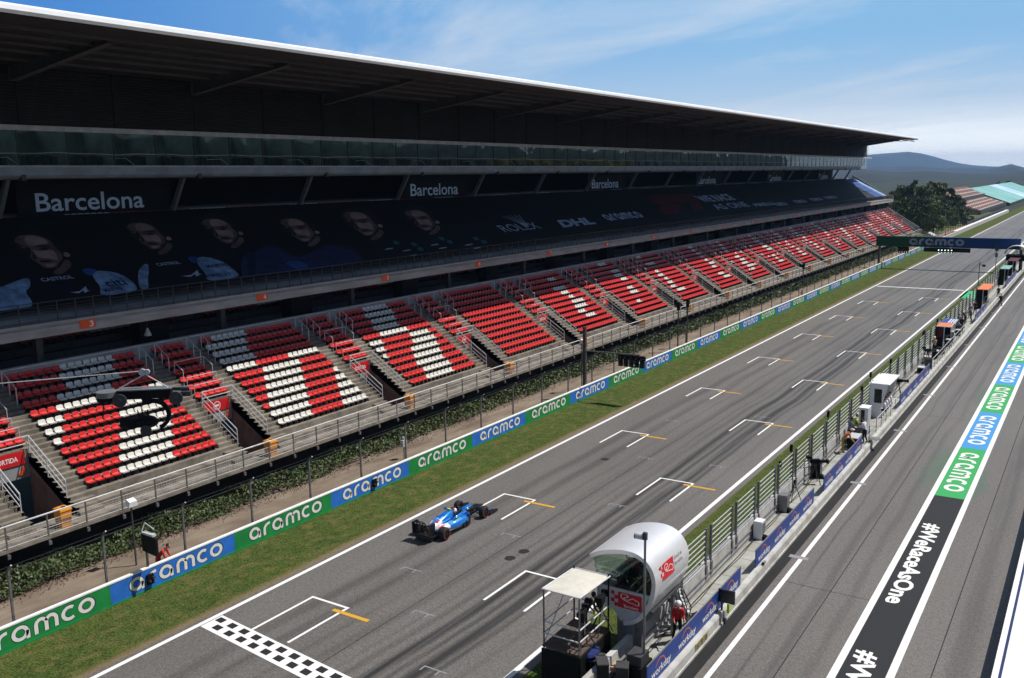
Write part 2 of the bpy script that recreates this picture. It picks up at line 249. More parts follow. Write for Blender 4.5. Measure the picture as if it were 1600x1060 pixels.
# ------------------------------------------------------------------ mesh builder
class MB:
    def __init__(s): s.v = []; s.f = []; s.mi = []
    def add(s, vs, fs, mi=0):
        o = len(s.v); s.v += [tuple(q) for q in vs]; s.f += [tuple(o+i for i in q) for q in fs]; s.mi += [mi]*len(fs); return s
    def box(s, x0, x1, y0, y1, z0, z1, mi=0):
        return s.add([(x0, y0, z0), (x1, y0, z0), (x1, y1, z0), (x0, y1, z0), (x0, y0, z1), (x1, y0, z1), (x1, y1, z1), (x0, y1, z1)],
                     [(0, 3, 2, 1), (4, 5, 6, 7), (0, 1, 5, 4), (1, 2, 6, 5), (2, 3, 7, 6), (3, 0, 4, 7)], mi)
    def bar(s, p, q, w, h=None, mi=0, n=4):            # square bar, or an n-sided rod when n > 4
        p = Vector(p); q = Vector(q); d = (q-p).normalized(); up = Vector((0, 0, 1)) if abs(d.z) < 0.95 else Vector((0, 1, 0))
        a = d.cross(up).normalized(); b = a.cross(d); h = w if h is None else h; vs = []
        for e in (p, q):
            for i in range(n):
                t = 2*math.pi*(i+0.5)/n; k = 0.7071 if n == 4 else 0.5; vs.append(e + a*(math.cos(t)*w*k) + b*(math.sin(t)*h*k))
        fs = [(i, (i+1) % n, n+(i+1) % n, n+i) for i in range(n)] + [tuple(range(n-1, -1, -1)), tuple(range(n, 2*n))]
        return s.add(vs, fs, mi)
    def tube(s, pts, r, n=6, mi=0):
        for a, b in zip(pts[:-1], pts[1:]): s.bar(a, b, 2*r, None, mi, n)
        return s
    def prism(s, prof, y0, y1, mi=0, axis='y'):         # closed profile (x,z) swept along y
        n = len(prof); vs = []
        for yy in (y0, y1):
            for a, b in prof: vs.append((a, yy, b) if axis == 'y' else (yy, a, b) if axis == 'x' else (a, b, yy))
        fs = [(i, (i+1) % n, n+(i+1) % n, n+i) for i in range(n)] + [tuple(range(n-1, -1, -1)), tuple(range(n, 2*n))]
        return s.add(vs, fs, mi)
    def sheet(s, prof, y0, y1, mi=0, seg=1):            # open profile swept along y
        n = len(prof); vs = []; fs = []
        for k in range(seg+1):
            yy = y0+(y1-y0)*k/seg
            vs += [(a, yy, b) for a, b in prof]
        for k in range(seg):
            for i in range(n-1): fs.append((k*n+i, k*n+i+1, (k+1)*n+i+1, (k+1)*n+i))
        return s.add(vs, fs, mi)
    def loft(s, rings, mi=0, caps=True, closed=True):
        n = len(rings[0]); vs = [p for r_ in rings for p in r_]; fs = []
        for k in range(len(rings)-1):
            for i in range(n if closed else n-1): fs.append((k*n+i, k*n+(i+1) % n, (k+1)*n+(i+1) % n, (k+1)*n+i))
        if caps: fs += [tuple(range(n-1, -1, -1)), tuple(range((len(rings)-1)*n, len(rings)*n))]
        return s.add(vs, fs, mi)
    def cyl(s, c, axis, r, h, n=16, mi=0, r2=None):
        r2 = r if r2 is None else r2; c = Vector(c); ax = {'x': Vector((1, 0, 0)), 'y': Vector((0, 1, 0)), 'z': Vector((0, 0, 1))}[axis]
        a = Vector((0, 1, 0)) if axis != 'y' else Vector((0, 0, 1)); b = ax.cross(a); rings = []
        for k, rr in ((-0.5, r), (0.5, r2)):
            rings.append([c + ax*(h*k) + a*(rr*math.cos(2*math.pi*i/n)) + b*(rr*math.sin(2*math.pi*i/n)) for i in range(n)])
        return s.loft(rings, mi)
    def ball(s, c, rx, ry=None, rz=None, n=10, m=7, mi=0):
        ry = rx if ry is None else ry; rz = rx if rz is None else rz; rings = []
        for j in range(m+1):
            t = -math.pi/2 + math.pi*(j+0.02)/(m+0.04); rings.append([(c[0]+rx*math.cos(t)*math.cos(2*math.pi*i/n), c[1]+ry*math.cos(t)*math.sin(2*math.pi*i/n), c[2]+rz*math.sin(t)) for i in range(n)])
        return s.loft(rings, mi)
    def shift(s, dx=0, dy=0, dz=0): s.v = [(x+dx, y+dy, z+dz) for x, y, z in s.v]; return s
    def build(s, name, mats, parent=None, smooth=False, **kw):
        me = bpy.data.meshes.new(name); me.from_pydata(s.v, [], s.f)
        if not isinstance(mats, (list, tuple)): mats = [mats]
        for m in mats: me.materials.append(m)
        if len(mats) > 1: me.polygons.foreach_set('material_index', s.mi)
        bm = bmesh.new(); bm.from_mesh(me); bmesh.ops.recalc_face_normals(bm, faces=bm.faces); bm.to_mesh(me); bm.free()
        if smooth: me.polygons.foreach_set('use_smooth', [True]*len(me.polygons))
        me.update()
        return link(name, me, parent, **kw)
def link(name, me, parent=None, **kw):
    o = bpy.data.objects.new(name, me); col.objects.link(o)
    if parent is not None: o.parent = parent
    return tag(o, **kw)
def tag(o, label=None, cat=None, group=None, kind=None):
    if label: o['label'] = label
    if cat: o['category'] = cat
    if group: o['group'] = group
    if kind: o['kind'] = kind
    return o
def thing(name, label, cat, loc=(0, 0, 0), rz=0, group=None):
    o = bpy.data.objects.new(name, None); col.objects.link(o); o.location = loc; o.rotation_euler = (0, 0, rz); o.empty_display_size = 0.3
    return tag(o, label, cat, group)
def dup(o, loc=None, rz=None, parent=None, label=None):
    c = o.copy(); col.objects.link(c)
    if parent is not None: c.parent = parent
    if loc is not None: c.location = loc
    if rz is not None: c.rotation_euler = (0, 0, rz)
    if label: c['label'] = label
    for ch in list(o.children): dup(ch, parent=c)
    return c
def struct(name, mb, mats, parent=None, **kw): return mb.build(name, mats, parent, kind='structure' if parent is None else None, **kw)
ORD = ['zeroth', 'first', 'second', 'third', 'fourth', 'fifth', 'sixth', 'seventh', 'eighth', 'ninth', 'tenth', 'eleventh', 'twelfth', 'thirteenth', 'fourteenth', 'fifteenth', 'sixteenth', 'seventeenth', 'eighteenth', 'nineteenth', 'twentieth']
ORD += ['twenty-'+o for o in ORD[1:10]] + ['thirtieth'] + ['thirty-'+o for o in ORD[1:10]] + ['fortieth'] + ['forty-'+o for o in ORD[1:10]] + ['fiftieth'] + ['fifty-'+o for o in ORD[1:10]] + ['sixtieth'] + ['sixty-'+o for o in ORD[1:10]] + ['seventieth']

# ------------------------------------------------------------------ lettering
def arcp(cx_, cy_, rx, ry, a0, a1, n=14): return [(cx_+rx*math.cos(R(a0+(a1-a0)*i/n)), cy_+ry*math.sin(R(a0+(a1-a0)*i/n))) for i in range(n+1)]
def stroke2d(pts, wd, closed=False):
    n = len(pts); Lp = []; Rp = []
    for i, p in enumerate(pts):
        a = pts[i-1] if (i > 0 or closed) else p; b = pts[(i+1) % n] if (i < n-1 or closed) else p
        dx, dy = b[0]-a[0], b[1]-a[1]; l = math.hypot(dx, dy) or 1; nx, ny = -dy/l*wd/2, dx/l*wd/2
        Lp.append((p[0]+nx, p[1]+ny)); Rp.append((p[0]-nx, p[1]-ny))
    vs = Lp+Rp; fs = [(i, (i+1) % n, n+(i+1) % n, n+i) for i in range(n if closed else n-1)]
    return vs, fs
def aramco2d(wd=0.2):
    S = []; x = 0
    def put(pts, closed=False): S.append(([(px+x, py) for px, py in pts], closed))
    def A(): put(arcp(0.46, 0.47, 0.36, 0.37, 0, 354, 22), True); put([(0.86, 0.0), (0.86, 0.52)])
    def ad(v):
        nonlocal x; x += v
    A(); ad(1.2)
    put([(0.1, 0.0), (0.1, 0.42)] + arcp(0.52, 0.44, 0.42, 0.40, 180, 82, 9)); ad(0.78)
    A(); ad(1.2)
    put([(0.1, 0), (0.1, 0.5)] + arcp(0.38, 0.52, 0.28, 0.32, 180, 0, 11) + [(0.66, 0)]); put(arcp(0.94, 0.52, 0.28, 0.32, 165, 0, 11) + [(1.22, 0)]); ad(1.52)
    put(arcp(0.45, 0.46, 0.37, 0.38, 52, 308, 16)); ad(0.98)
    put(arcp(0.46, 0.47, 0.38, 0.37, 0, 354, 22), True); ad(0.94)
    vs = []; fs = []
    for p, c in S:
        v, f = stroke2d(p, wd, c); o = len(vs); vs += v; fs += [tuple(o+i for i in q) for q in f]
    return vs, fs, x
_fc = {}
def text2d(s, bold=0.0, spacing=1.0):
    key = (s, bold, spacing)
    if key in _fc: return _fc[key]
    c = bpy.data.curves.new('t', 'FONT'); c.body = s; c.resolution_u = 3; c.offset = bold; c.space_character = spacing; c.fill_mode = 'FRONT'
    o = bpy.data.objects.new('t', c); col.objects.link(o); dg = bpy.context.evaluated_depsgraph_get(); dg.update()
    me = bpy.data.meshes.new_from_object(o.evaluated_get(dg)); vs = [(v.co.x, v.co.y) for v in me.vertices]; fs = [tuple(p.vertices) for p in me.polygons]
    bpy.data.objects.remove(o); bpy.data.curves.remove(c); bpy.data.meshes.remove(me)
    x0 = min(v[0] for v in vs); x1 = max(v[0] for v in vs); vs = [(a-x0, b) for a, b in vs]
    _fc[key] = (vs, fs, x1-x0); return _fc[key]
def place2d(mb, g, o, u, v, width, height, capnorm=0.73, mi=0, shear=0.0):   # map flat lettering on to a plane: o + u*s + v*t
    vs, fs, wd = g; o = Vector(o); u = Vector(u); v = Vector(v)
    return mb.add([o + u*((a+shear*b)*width/wd) + v*(b*height/capnorm) for a, b in vs], fs, mi)
AR = aramco2d(0.21); AR2 = aramco2d(0.30)

# ================================================================== THE SETTING
YN, YF = -30, 900
struct('ground', MB().add([(-14000, -3000, -0.30), (9000, -3000, -0.30), (9000, 16000, -0.30), (-14000, 16000, -0.30)], [(0, 1, 2, 3)]), M['ground'])
struct('grass_verge', MB().add([(-35.7, YN, -0.008), (-30.5, YN, -0.008), (-30.5, YF, -0.008), (-35.7, YF, -0.008)], [(0, 1, 2, 3)]), M['grass'])
trk = struct('race_track', MB().add([(-31.25, YN, 0), (-17.05, YN, 0), (-17.05, YF, 0), (-31.25, YF, 0)], [(0, 1, 2, 3)]), M['track'])
struct('grass_strip', MB().add([(-17.6, YN, -0.008), (-14.0, YN, -0.008), (-14.0, YF, -0.008), (-17.6, YF, -0.008)], [(0, 1, 2, 3)]), M['grass2'])
pit = struct('pit_lane', MB().add([(-12.2, YN, 0), (14, YN, 0), (14, YF, 0), (-12.2, YF, 0)], [(0, 1, 2, 3)]), M['pitlane'])
struct('dirt_path', MB().add([(-47, YN, -0.012), (-35.5, YN, -0.012), (-35.5, 420, -0.012), (-47, 420, -0.012)], [(0, 1, 2, 3)]), M['dirt'])
struct('meadow', MB().add([(-150, 246, 0.0), (-40.5, 246, 0.0), (-39.5, 420, 0.0), (-150, 420, 0.0)], [(0, 1, 2, 3)]), M['meadow'])
def rect(mb, x0, x1, y0, y1, z=0.004, mi=0): return mb.add([(x0, y0, z), (x1, y0, z), (x1, y1, z), (x0, y1, z)], [(0, 1, 2, 3)], mi)
rect(MB(), -31.02, -30.80, YN, YF).build('edge_line', M['white'], trk); rect(MB(), -17.62, -17.38, YN, YF).build('edge_line', M['white'], trk)
# chequered finish line: a white band with two rows of black squares
def skewrect(mb, x0, x1, y0, y1, z, mi=0):
    k = lambda x: -0.105*(x+31)
    return mb.add([(x0, y0+k(x0), z), (x1, y0+k(x1), z), (x1, y1+k(x1), z), (x0, y1+k(x0), z)], [(0, 1, 2, 3)], mi)
fl = skewrect(MB(), -30.75, -17.66, -4.36, -3.20, 0.004)
for i in range(16):
    x = -30.66+i*0.82
    skewrect(fl, x, x+0.44, -3.68, -3.34, 0.008, 1); skewrect(fl, x+0.41, x+0.85, -4.16, -3.82, 0.008, 1)
fl.build('finish_line', [M['white'], M['blackpaint']], trk)
mbw = {}
def slot(x, y, long=3.6):
    t = 0.13; m = MB()
    rect(m, x, x+2.23, y-t, y); rect(m, x, x+t, y-long, y-t); rect(m, x+2.23-t, x+2.23, y-long, y-t)
    m.build('grid_box', M['white'], trk)
    rect(MB(), x+1.72, x+3.75, y-0.62, y-0.40, 0.008).build('grid_line', M['yellow'], trk)
for k in range(8): slot(-28.72, 0.15+15.75*k)
for k in range(8): slot(-21.95, 7.4+15.8*k)
rect(MB(), -30.55, -17.8, 128.9, 129.5).build('start_line', M['white'], trk)
def small(x, y):
    m = MB(); rect(m, x, x+1.08, y-0.07, y); rect(m, x, x+0.07, y-0.36, y-0.07); rect(m, x+0.72, x+0.79, y-0.36, y-0.07); m.build('small_grid_mark', M['faint'], trk)
for x, y in ((-27.2, 4.75), (-23.9, 1.5), (-20.7, -1.95), (-25.4, 10.8), (-22.6, 17.6), (-19.6, 7.2), (-24.9, 26.5), (-20.2, 27.2), (-27.0, 36.0), (-21.6, 40.5)): small(x, y)
for x, y in ((-23.2, 9.25), (-23.35, 8.2), (-26.6, 24.8)):
    MB().add([(x+0.27*math.cos(i/2.4)*(1+0.12*math.sin(i*2.1)), y+0.30*math.sin(i/2.4), 0.003) for i in range(15)], [tuple(range(15))]).build('oil_spot', M['blackpaint'], trk)
rect(MB(), -17.36, -15.2, 119.7, 128.8, 0.0).build('green_apron', M['greenpatch'], trk)
# pit lane markings
rect(MB(), -11.26, -11.06, YN, YF).build('lane_line', M['white'], pit)
rect(MB(), -12.08, -11.56, YN, 300, 0.004).build('tar_channel', M['channel'], pit)
for y in (15.5, 28.2, 41.5, 54, 67, 80, 93, 106): rect(MB(), -11.75, -10.85, y-0.18, y+0.18, 0.008).build('pit_mark', M['faint'], pit)
rect(MB(), -7.38, -7.10, YN, 300).build('strip_border', M['white'], pit); rect(MB(), -5.52, -5.24, YN, 300).build('strip_border', M['white'], pit)
rect(MB(), -7.09, -5.53, YN, 28.3).build('black_strip', M['blackpaint'], pit)
for k in range(17):
    y0 = 28.3+10.95*k; rect(MB(), -7.09, -5.53, y0, y0+10.95).build('painted_panel', M['stripgreen' if k % 2 == 0 else 'stripblue'], pit)
    m = MB(); place2d(m, AR, (-6.86, y0+9.8, 0.010), (0, -1, 0), (1, 0, 0), 8.6, 1.10, 0.95); m.build('painted_lettering', M['white'], pit)
for y in (23.4, 7.9, -7.6):
    m = MB(); place2d(m, text2d('#WeRaceAsOne', 0.030, 0.97), (-6.78, y, 0.008), (0, -1, 0), (1, 0, 0), 10.7, 0.80); m.build('painted_lettering', M['white'], pit)

for x in (-9.05, -4.1): rect(MB(), x-0.02, x+0.02, YN, 300, 0.003).build('tar_seam', M['channel'], pit)
for y in (12.5, 47, 88, 140): rect(MB(), -11.5, -7.4, y-0.018, y+0.018, 0.003).build('tar_seam', M['channel'], pit)
for x in (-24.25,): rect(MB(), x-0.018, x+0.018, YN, 400, 0.003).build('tar_seam', M['blackpaint'], trk)
# hills and mountains
def ridge(name, pts, D, depth, base, seed, amp, mat=M['forest']):
    rr = random.Random(seed); n = 150; xs = [p[0] for p in pts]; ys = [p[1] for p in pts]; rows = []
    ph = [(rr.uniform(0.01, 0.05), rr.uniform(0, 6), rr.uniform(0.3, 1)) for _ in range(7)]
    for i in range(n+1):
        px = -400+i*(3000/n); py = float(np.interp(px, xs, ys)); py += amp*sum(c*math.sin(a*px+b) for a, b, c in ph)*0.35
        d = ray(px, py); h = math.hypot(d.x, d.y); crest = CAM+d*(D/h); dirh = Vector((d.x/h, d.y/h, 0)); row = []
        for j in range(13):
            s_ = -1+j/6.0; k = (1-abs(s_)**1.4); p = crest+dirh*(s_*depth); z = base+(crest.z-base)*k
            if 0 < j < 12 and j != 6: z += (crest.z-base)*(0.16*math.sin(px*0.021*(1+j*0.13)+j*1.7)+0.10*math.sin(px*0.06+j*0.8))*(1-k)*2
            row.append((p.x, p.y, z))
        rows.append(row)
    return MB().loft(rows, caps=False, closed=False).build(name, mat, kind='structure', smooth=True)
ridge('hills', [(-400, 262), (1000, 268), (1330, 266), (1400, 268), (1450, 267), (1500, 271), (1560, 271), (1600, 268), (1900, 266), (2600, 262)], 2600, 1200, -4, 3, 1.8)
ridge('foothills', [(-400, 262), (1000, 264), (1340, 261), (1385, 263), (1430, 259), (1470, 263), (1510, 261), (1545, 265), (1562, 260), (1578, 256), (1600, 262), (1660, 264), (1900, 262), (2600, 262)], 5200, 1500, -5, 9, 1.2)
ridge('mountains', [(-400, 250), (900, 256), (1200, 258), (1345, 243), (1380, 240), (1425, 237.5), (1450, 243), (1480, 251), (1510, 257), (1540, 259), (1570, 261), (1600, 263), (1700, 258), (1900, 252), (2600, 250)], 9000, 2600, -6, 5, 0.7)

# ================================================================== TRACK-SIDE ADVERTISING WALL
XW = -35.65; PB = 6.93
wall = thing('advertising_wall', 'low white capped track wall carrying green and blue lettered boards', 'wall', (XW, 0, 0))
MB().prism([(-0.02, -0.1), (-0.02, 1.02), (-0.16, 1.02), (-0.42, -0.1)], -31, 420).build('wall_body', M['pitconc'], wall)
MB().box(-0.17, 0.03, -31, 260, 1.024, 1.085).build('wall_cap', M['wcap'], wall)
MB().box(-0.015, 0.035, -31, 260, -0.02, 0.075).build('wall_foot', M['wgreen'], wall)
for k in range(-4, 30):
    y0 = 1.7+PB*k; g_ = (k % 2 == 0)
    MB().box(-0.018, 0.012, y0, y0+PB-0.004, 0.08, 1.018).build('board_panel', M['wgreen' if g_ else 'wblue'], wall)
    m = MB(); place2d(m, AR2, (0.014, y0+0.93, 0.225), (0, 1, 0), (0, 0, 1), 5.25, 0.66, 0.95); m.build('lettering', M['outline'], wall)
    m = MB(); place2d(m, AR, (0.018, y0+0.95, 0.23), (0, 1, 0), (0, 0, 1), 5.2, 0.65, 0.95); m.build('lettering', M['wletter'], wall)
MB().box(-1.2, -0.3, 262, 420, -0.1, 1.1).build('far_wall', M['wcap'], wall)
# fence posts behind it
fence = thing('debris_fence', 'row of thin dark fence posts with wire strung behind the advertising wall', 'fence', (-36.2, 0, 0))
for k in range(62):
    y = -9.2+4.2*k
    if k < 58: MB().bar((0, y, -0.1), (0, y, 3.12), 0.085).bar((0, y, 3.12), (0.28, y, 3.38), 0.06).build('fence_post', M['darkgalv'], fence)
MB().tube([(0.02, -14, 3.08), (0.02, 250, 3.08)], 0.012, 4).tube([(0.02, -14, 1.9), (0.02, 250, 1.9)], 0.006, 4).tube([(0.27, -14, 3.36), (0.27, 250, 3.36)], 0.006, 4).build('fence_wire', M['dkgrey'], fence)

# ivy hedge along the foot of the stand
def leaves(n, place, size, rr):
    vs = []; fs = []
    for i in range(n):
        p, s_ = place(i); s_ *= size
        a = Vector((rr.gauss(0, 1), rr.gauss(0, 1), rr.gauss(0, 1))).normalized(); b = a.cross(Vector((rr.gauss(0, 1), rr.gauss(0, 1), rr.gauss(0, 1)))).normalized()
        p = Vector(p); o = len(vs); vs += [p-a*s_, p+b*s_*0.55, p+a*s_, p-b*s_*0.55]; fs.append((o, o+1, o+2, o+3))
    return vs, fs
rh = random.Random(11)
def hp(i):
    u = rh.random(); y = -14+255*(u**2.1); t = rh.random(); x = -40.35-1.6*t
    top = 0.22+0.52*math.sin(min(1, t*1.25)*1.57)+0.13*math.sin(y*0.9)+0.1*math.sin(y*2.3+t*5)
    z = top*(0.55+0.5*math.sqrt(rh.random())); return (x+rh.gauss(0, 0.05)+0.12*math.sin(y*0.7), y, max(0.03, z)), (0.8+0.6*rh.random())*(1+y*0.006)
v_, f_ = leaves(60000, hp, 0.088, rh)
hedge = MB().add(v_, f_); hedge.build('ivy_hedge', M['ivy'], label='dark green ivy bank running along the foot of the grandstand', cat='hedge', kind='stuff')
def lp(i): y = -14+255*rh.random()**1.6; return (-40.1+rh.gauss(0, 0.25), y, 0.02+0.05*rh.random()), 0.8
v_, f_ = leaves(5000, lp, 0.07, rh); MB().add(v_, f_).build('leaf_litter', pr('dry leaf', (0.13, 0.06, 0.035), 0.9, var=0.4, scale=2), label='reddish dry leaf litter in front of the ivy bank', cat='leaves', kind='stuff')

# ================================================================== GRANDSTAND
S = 13.4; Y0S, Y1S = -22.0, 242.0
gs = thing('grandstand', 'long two tier concrete grandstand with dark cantilever roof and red and white seats', 'grandstand', (0, 0, 0))
def P_(mb, name, mat, **k): return mb.build(name, mat, gs, **k)
XR, DX, ZR, DZ, NR = -43.2, 0.652, 2.72, 0.425, 12
def steps(half, k0=-1, k1=NR):
    """stepped profile (x,z) from the walkway up"""
    pr_ = []
    for k in range(k0, k1):
        x = XR-DX*k if k >= 0 else -42.5; z = ZR+DZ*k if k >= 0 else 2.33; xb = XR-DX*(k+1); zp = (ZR+DZ*(k-1)) if k > 0 else (2.33 if k == 0 else 1.95)
        if half: xm = x+0.30; pr_ += [(xm, zp), (xm, (z+zp)/2), (x, (z+zp)/2), (x, z)]
        else: pr_ += [(x, zp), (x, z)]
    pr_.append((XR-DX*k1, ZR+DZ*(k1-1))); return pr_
def close(pf, th=0.55): a, b = pf[0], pf[-1]; return pf+[(b[0], b[1]-th), (a[0]-0.3, a[1]-th if a[1] > 3 else 1.65)]
terr = MB()
NSEC = 18
def ysec(k): return -1.0+S*k                           # start of a seat block; it is 8.5 m long
for k in range(-2, NSEC):
    y0 = ysec(k); terr.prism(close(steps(False)), y0, y0+8.5)
    yv = y0+8.5                                          # gap: stair, way out, stair
    terr.prism(close(steps(True)), yv, yv+1.32); terr.prism(close(steps(True)), yv+3.58, yv+4.9)
    terr.prism(close(steps(False, 5)), yv+1.32, yv+3.58)
P_(terr, 'terrace', M['conc'])
P_(MB().box(-43.2, -41.10, Y0S, 236.5, 1.80, 1.95), 'walkway_slab', M['conc'])
P_(MB().box(-51.28, -51.0, Y0S, 240, 6.6, 8.16), 'rear_parapet', M['conc2'])
P_(MB().box(-51.34, -50.93, Y0S, 240, 8.162, 8.24), 'parapet_coping', M['ledgetop'])
P_(MB().box(-42.35, -42.1, Y0S, 236, -0.2, 1.795), 'undercroft_shade_wall', M['void'])  # near-black sheet standing in for the shaded void under the walkway
for k in range(-2, NSEC):
    ya = ysec(k)+8.5+1.32; yb = ya+2.26
    for yy in (ya-0.14, yb-0.0):
        P_(MB().prism([(x, z-0.003) for x, z in steps(True, -1, 5)][1:]+[(-46.46, 1.2), (-42.6, 1.2)], yy, yy+0.138), 'exit_side_wall', M['reddish'])
    P_(MB().box(-46.66, -46.47, ya, yb, 3.35, 4.83), 'exit_back_wall', M['conc2'])
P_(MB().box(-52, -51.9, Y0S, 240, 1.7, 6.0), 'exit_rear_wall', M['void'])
# handrails round each way out
def rail_set(k):
    ya = ysec(k)+8.5+1.32; yb = ya+2.26
    for yy, nm in ((ya-0.05, 'exit_handrail'), (yb+0.05, 'exit_handrail')):
        m = MB(); a = Vector((-43.35, yy, 3.62)); b = Vector((-46.38, yy, 5.55))
        for dz in (0, -0.38, -0.70): m.tube([a+Vector((0, 0, dz)), b+Vector((0, 0, dz))], 0.036 if dz == 0 else 0.022, 5)
        for t in (0, 0.5, 1): p = a.lerp(b, t); m.tube([p, p-Vector((0, 0, 1.05))], 0.03, 5)
        P_(m, nm, M['galv'])
    m = MB()
    for z in (5.55, 5.15): m.tube([(-46.38, ya-0.05, z), (-46.38, yb+0.05, z)], 0.03, 5)
    for r_ in (6, 7):
        x = XR-DX*r_+0.02; z = ZR+DZ*r_; 
        m.tube([(x, ya+0.0, z-0.4), (x, ya, z+0.62), (x, yb, z+0.62), (x, yb, z-0.4)], 0.024, 5)
    x = XR-DX*7; z = ZR+DZ*7
    m.tube([(x-1.1, ya, z+0.3), (x-1.1, ya, z+1.5), (x-1.1, yb, z+1.5), (x-1.1, yb, z+0.3)], 0.024, 5); m.tube([(x-1.1, ya, z+1.5), (x-0.3, ya, z+1.05), (x-0.3, ya, z)], 0.024, 5); m.tube([(x-1.1, yb, z+1.5), (x-0.3, yb, z+1.05), (x-0.3, yb, z)], 0.024, 5)
    P_(m, 'short_row_guard_rail', M['galv'])
    m = MB()
    for yy in (ya-1.25, ya-0.1, yb+0.1, yb+1.25):
        m = MB()
        for r_ in (9, 10, 11):
            x = XR-DX*r_-0.2; z = ZR+DZ*r_; m.tube([(x, yy, z), (x, yy, z+0.95)], 0.022, 4)
        m.tube([(XR-DX*9-0.2, yy, ZR+DZ*9+0.95), (XR-DX*11-0.2, yy, ZR+DZ*11+0.95)], 0.02, 4)
        P_(m, 'upper_stair_rail', M['galv'])
for k in range(-1, NSEC): rail_set(k)
# walkway railing
wr = P_(MB().tube([(-41.14, Y0S, 3.06), (-41.14, 236.4, 3.06)], 0.042, 6).tube([(-41.14, Y0S, 2.36), (-41.14, 236.4, 2.36)], 0.018, 5).tube([(-41.14, Y0S, 2.70), (-41.14, 236.4, 2.70)], 0.014, 5).tube([(-41.14, Y0S, 2.03), (-41.14, 236.4, 2.03)], 0.018, 5), 'walkway_railing', M['galv'])
for k in range(90):
    y = -8.6+1.98*k; m = MB().box(-41.18, -41.11, y-0.03, y+0.03, 1.5, 3.04).box(-41.098, -41.03, y-0.07, y+0.07, 1.52, 1.72); m.build('railing_post', M['darkgalv'], wr)
m = MB()
for k in range(90, 124): y = -8.6+1.98*k; m.box(-41.18, -41.11, y-0.03, y+0.03, 1.45, 3.04)
m.build('railing_post', M['darkgalv'], wr, kind='stuff')
mesh = MB()
for k in range(520):
    y = -10+0.16*k
    mesh.bar((-41.125, y, 2.05), (-41.125, y, 2.68), 0.006)
for z in (2.15, 2.25, 2.46, 2.56): mesh.bar((-41.12, -12, z), (-41.12, 120, z), 0.006)
mesh.build('railing_mesh', M['galv'], wr)
# dark seating under the upper tier
bk = [(-51.3, 7.4)]
for k in range(9): bk += [(-52.9-0.7*k, 7.4+0.42*k), (-52.9-0.7*k, 7.82+0.42*k)]
bk += [(-61, 11.2), (-61, 6), (-51.3, 6)]
P_(MB().prism(bk, Y0S, 240), 'rear_terrace', M['dkgrey'])  # concrete given a darker colour to deepen the shade under the tier
for k in range(-1, 19):
    y = 9.2+S*k; P_(MB().box(-53.6, -52.6, y, y+2.2, 7.3, 9.6), 'concourse_door_box', M['black'])
for k in range(-1, 19): P_(MB().box(-52.3, -51.9, 15.2+S*k, 15.6+S*k, 7.0, 9.9), 'concourse_pillar', M['dkgrey'])
# upper tier slab, its fascia and railing
P_(MB().prism([(-49.98, 9.92), (-49.98, 10.55), (-51.2, 10.60), (-62, 16.35), (-66, 16.4), (-66, 15.6), (-61, 12.6), (-53, 9.92)], Y0S, 243), 'upper_tier_slab', M['conc2'])
P_(MB().box(-49.975, -49.93, Y0S, 244, 9.90, 10.40), 'fascia_panel', M['slab'])
P_(MB().box(-50.9, -49.90, Y0S, 244, 10.555, 10.70), 'fascia_coping', M['slab'])
ur = MB().tube([(-50.05, Y0S, 11.86), (-50.05, 244, 11.86)], 0.024, 5)
for z in (10.85, 11.0, 11.15, 11.30, 11.45, 11.60): ur.tube([(-50.05, Y0S, z), (-50.05, 244, z)], 0.010, 4)
ur = P_(ur, 'upper_railing', M['dkgrey'])
for k in range(95):
    y = -3.4+1.12*k; MB().box(-50.08, -50.03, y-0.022, y+0.022, 10.5, 11.86).build('railing_post', M['dkgrey'], ur)
m = MB()
for k in range(95, 221): y = -3.4+1.12*k; m.box(-50.08, -50.03, y-0.022, y+0.022, 10.5, 11.86)
m.build('railing_post', M['dkgrey'], ur, kind='stuff')
# columns, rear wall, ledge, boxes
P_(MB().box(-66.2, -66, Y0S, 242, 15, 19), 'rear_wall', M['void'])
for k in range(-1, 18):
    y = 4.95+13.33*k; P_(MB().bar((-60.5, y, 15.9), (-58.75, y, 18.8), 0.26, 0.36), 'raking_column', M['grey'])
P_(MB().prism([(-56.95, 18.95), (-56.95, 19.45), (-66, 19.45), (-66, 18.7), (-58.9, 18.7), (-57.2, 18.78)], Y0S, 242), 'box_floor_slab', M['ledge'])
P_(MB().box(-57.3, -56.88, Y0S, 242.3, 19.454, 19.56), 'ledge_coping', M['ledgetop'])
m = MB()
for k in range(-1, 18): y = 5.0+13.35*k; P_(MB().box(-57.3, -56.90, y-0.14, y+0.14, 18.62, 19.0), 'ledge_bracket', M['dkgrey'])
P_(MB().box(-60.6, -60.5, Y0S, 241, 19.45, 21.9), 'box_back_wall', M['boxwall'])
for k in range(-6, 73): y = 3.3*k+1.6; P_(MB().box(-60.5, -57.25, y-0.05, y+0.05, 19.45, 21.9), 'box_partition', M['boxwall'])
m = MB()
for k in range(-6, 72):
    y = 3.3*k+1.8
    for j in range(5): m.box(-58.1, -57.7, y+0.3+0.5*j, y+0.68+0.5*j, 19.5, 20.15+0.06*(j % 2))
P_(m, 'box_chair_row', M['boxdark'])
rr = random.Random(4)
for k in range(0, 24):
    y0 = Y0S+11*k; P_(MB().add([(-57.08, y0, 19.57), (-57.08, y0+11, 19.57), (-57.08, y0+11, 21.70), (-57.08, y0, 21.70)], [(0, 1, 2, 3)]), 'glazing', M['glass'])
m = MB()
for k in range(-6, 73): y = 3.3*k+1.6; P_(MB().box(-57.14, -57.03, y-0.035, y+0.035, 19.56, 21.7), 'glazing_mullion', M['dkgrey'])
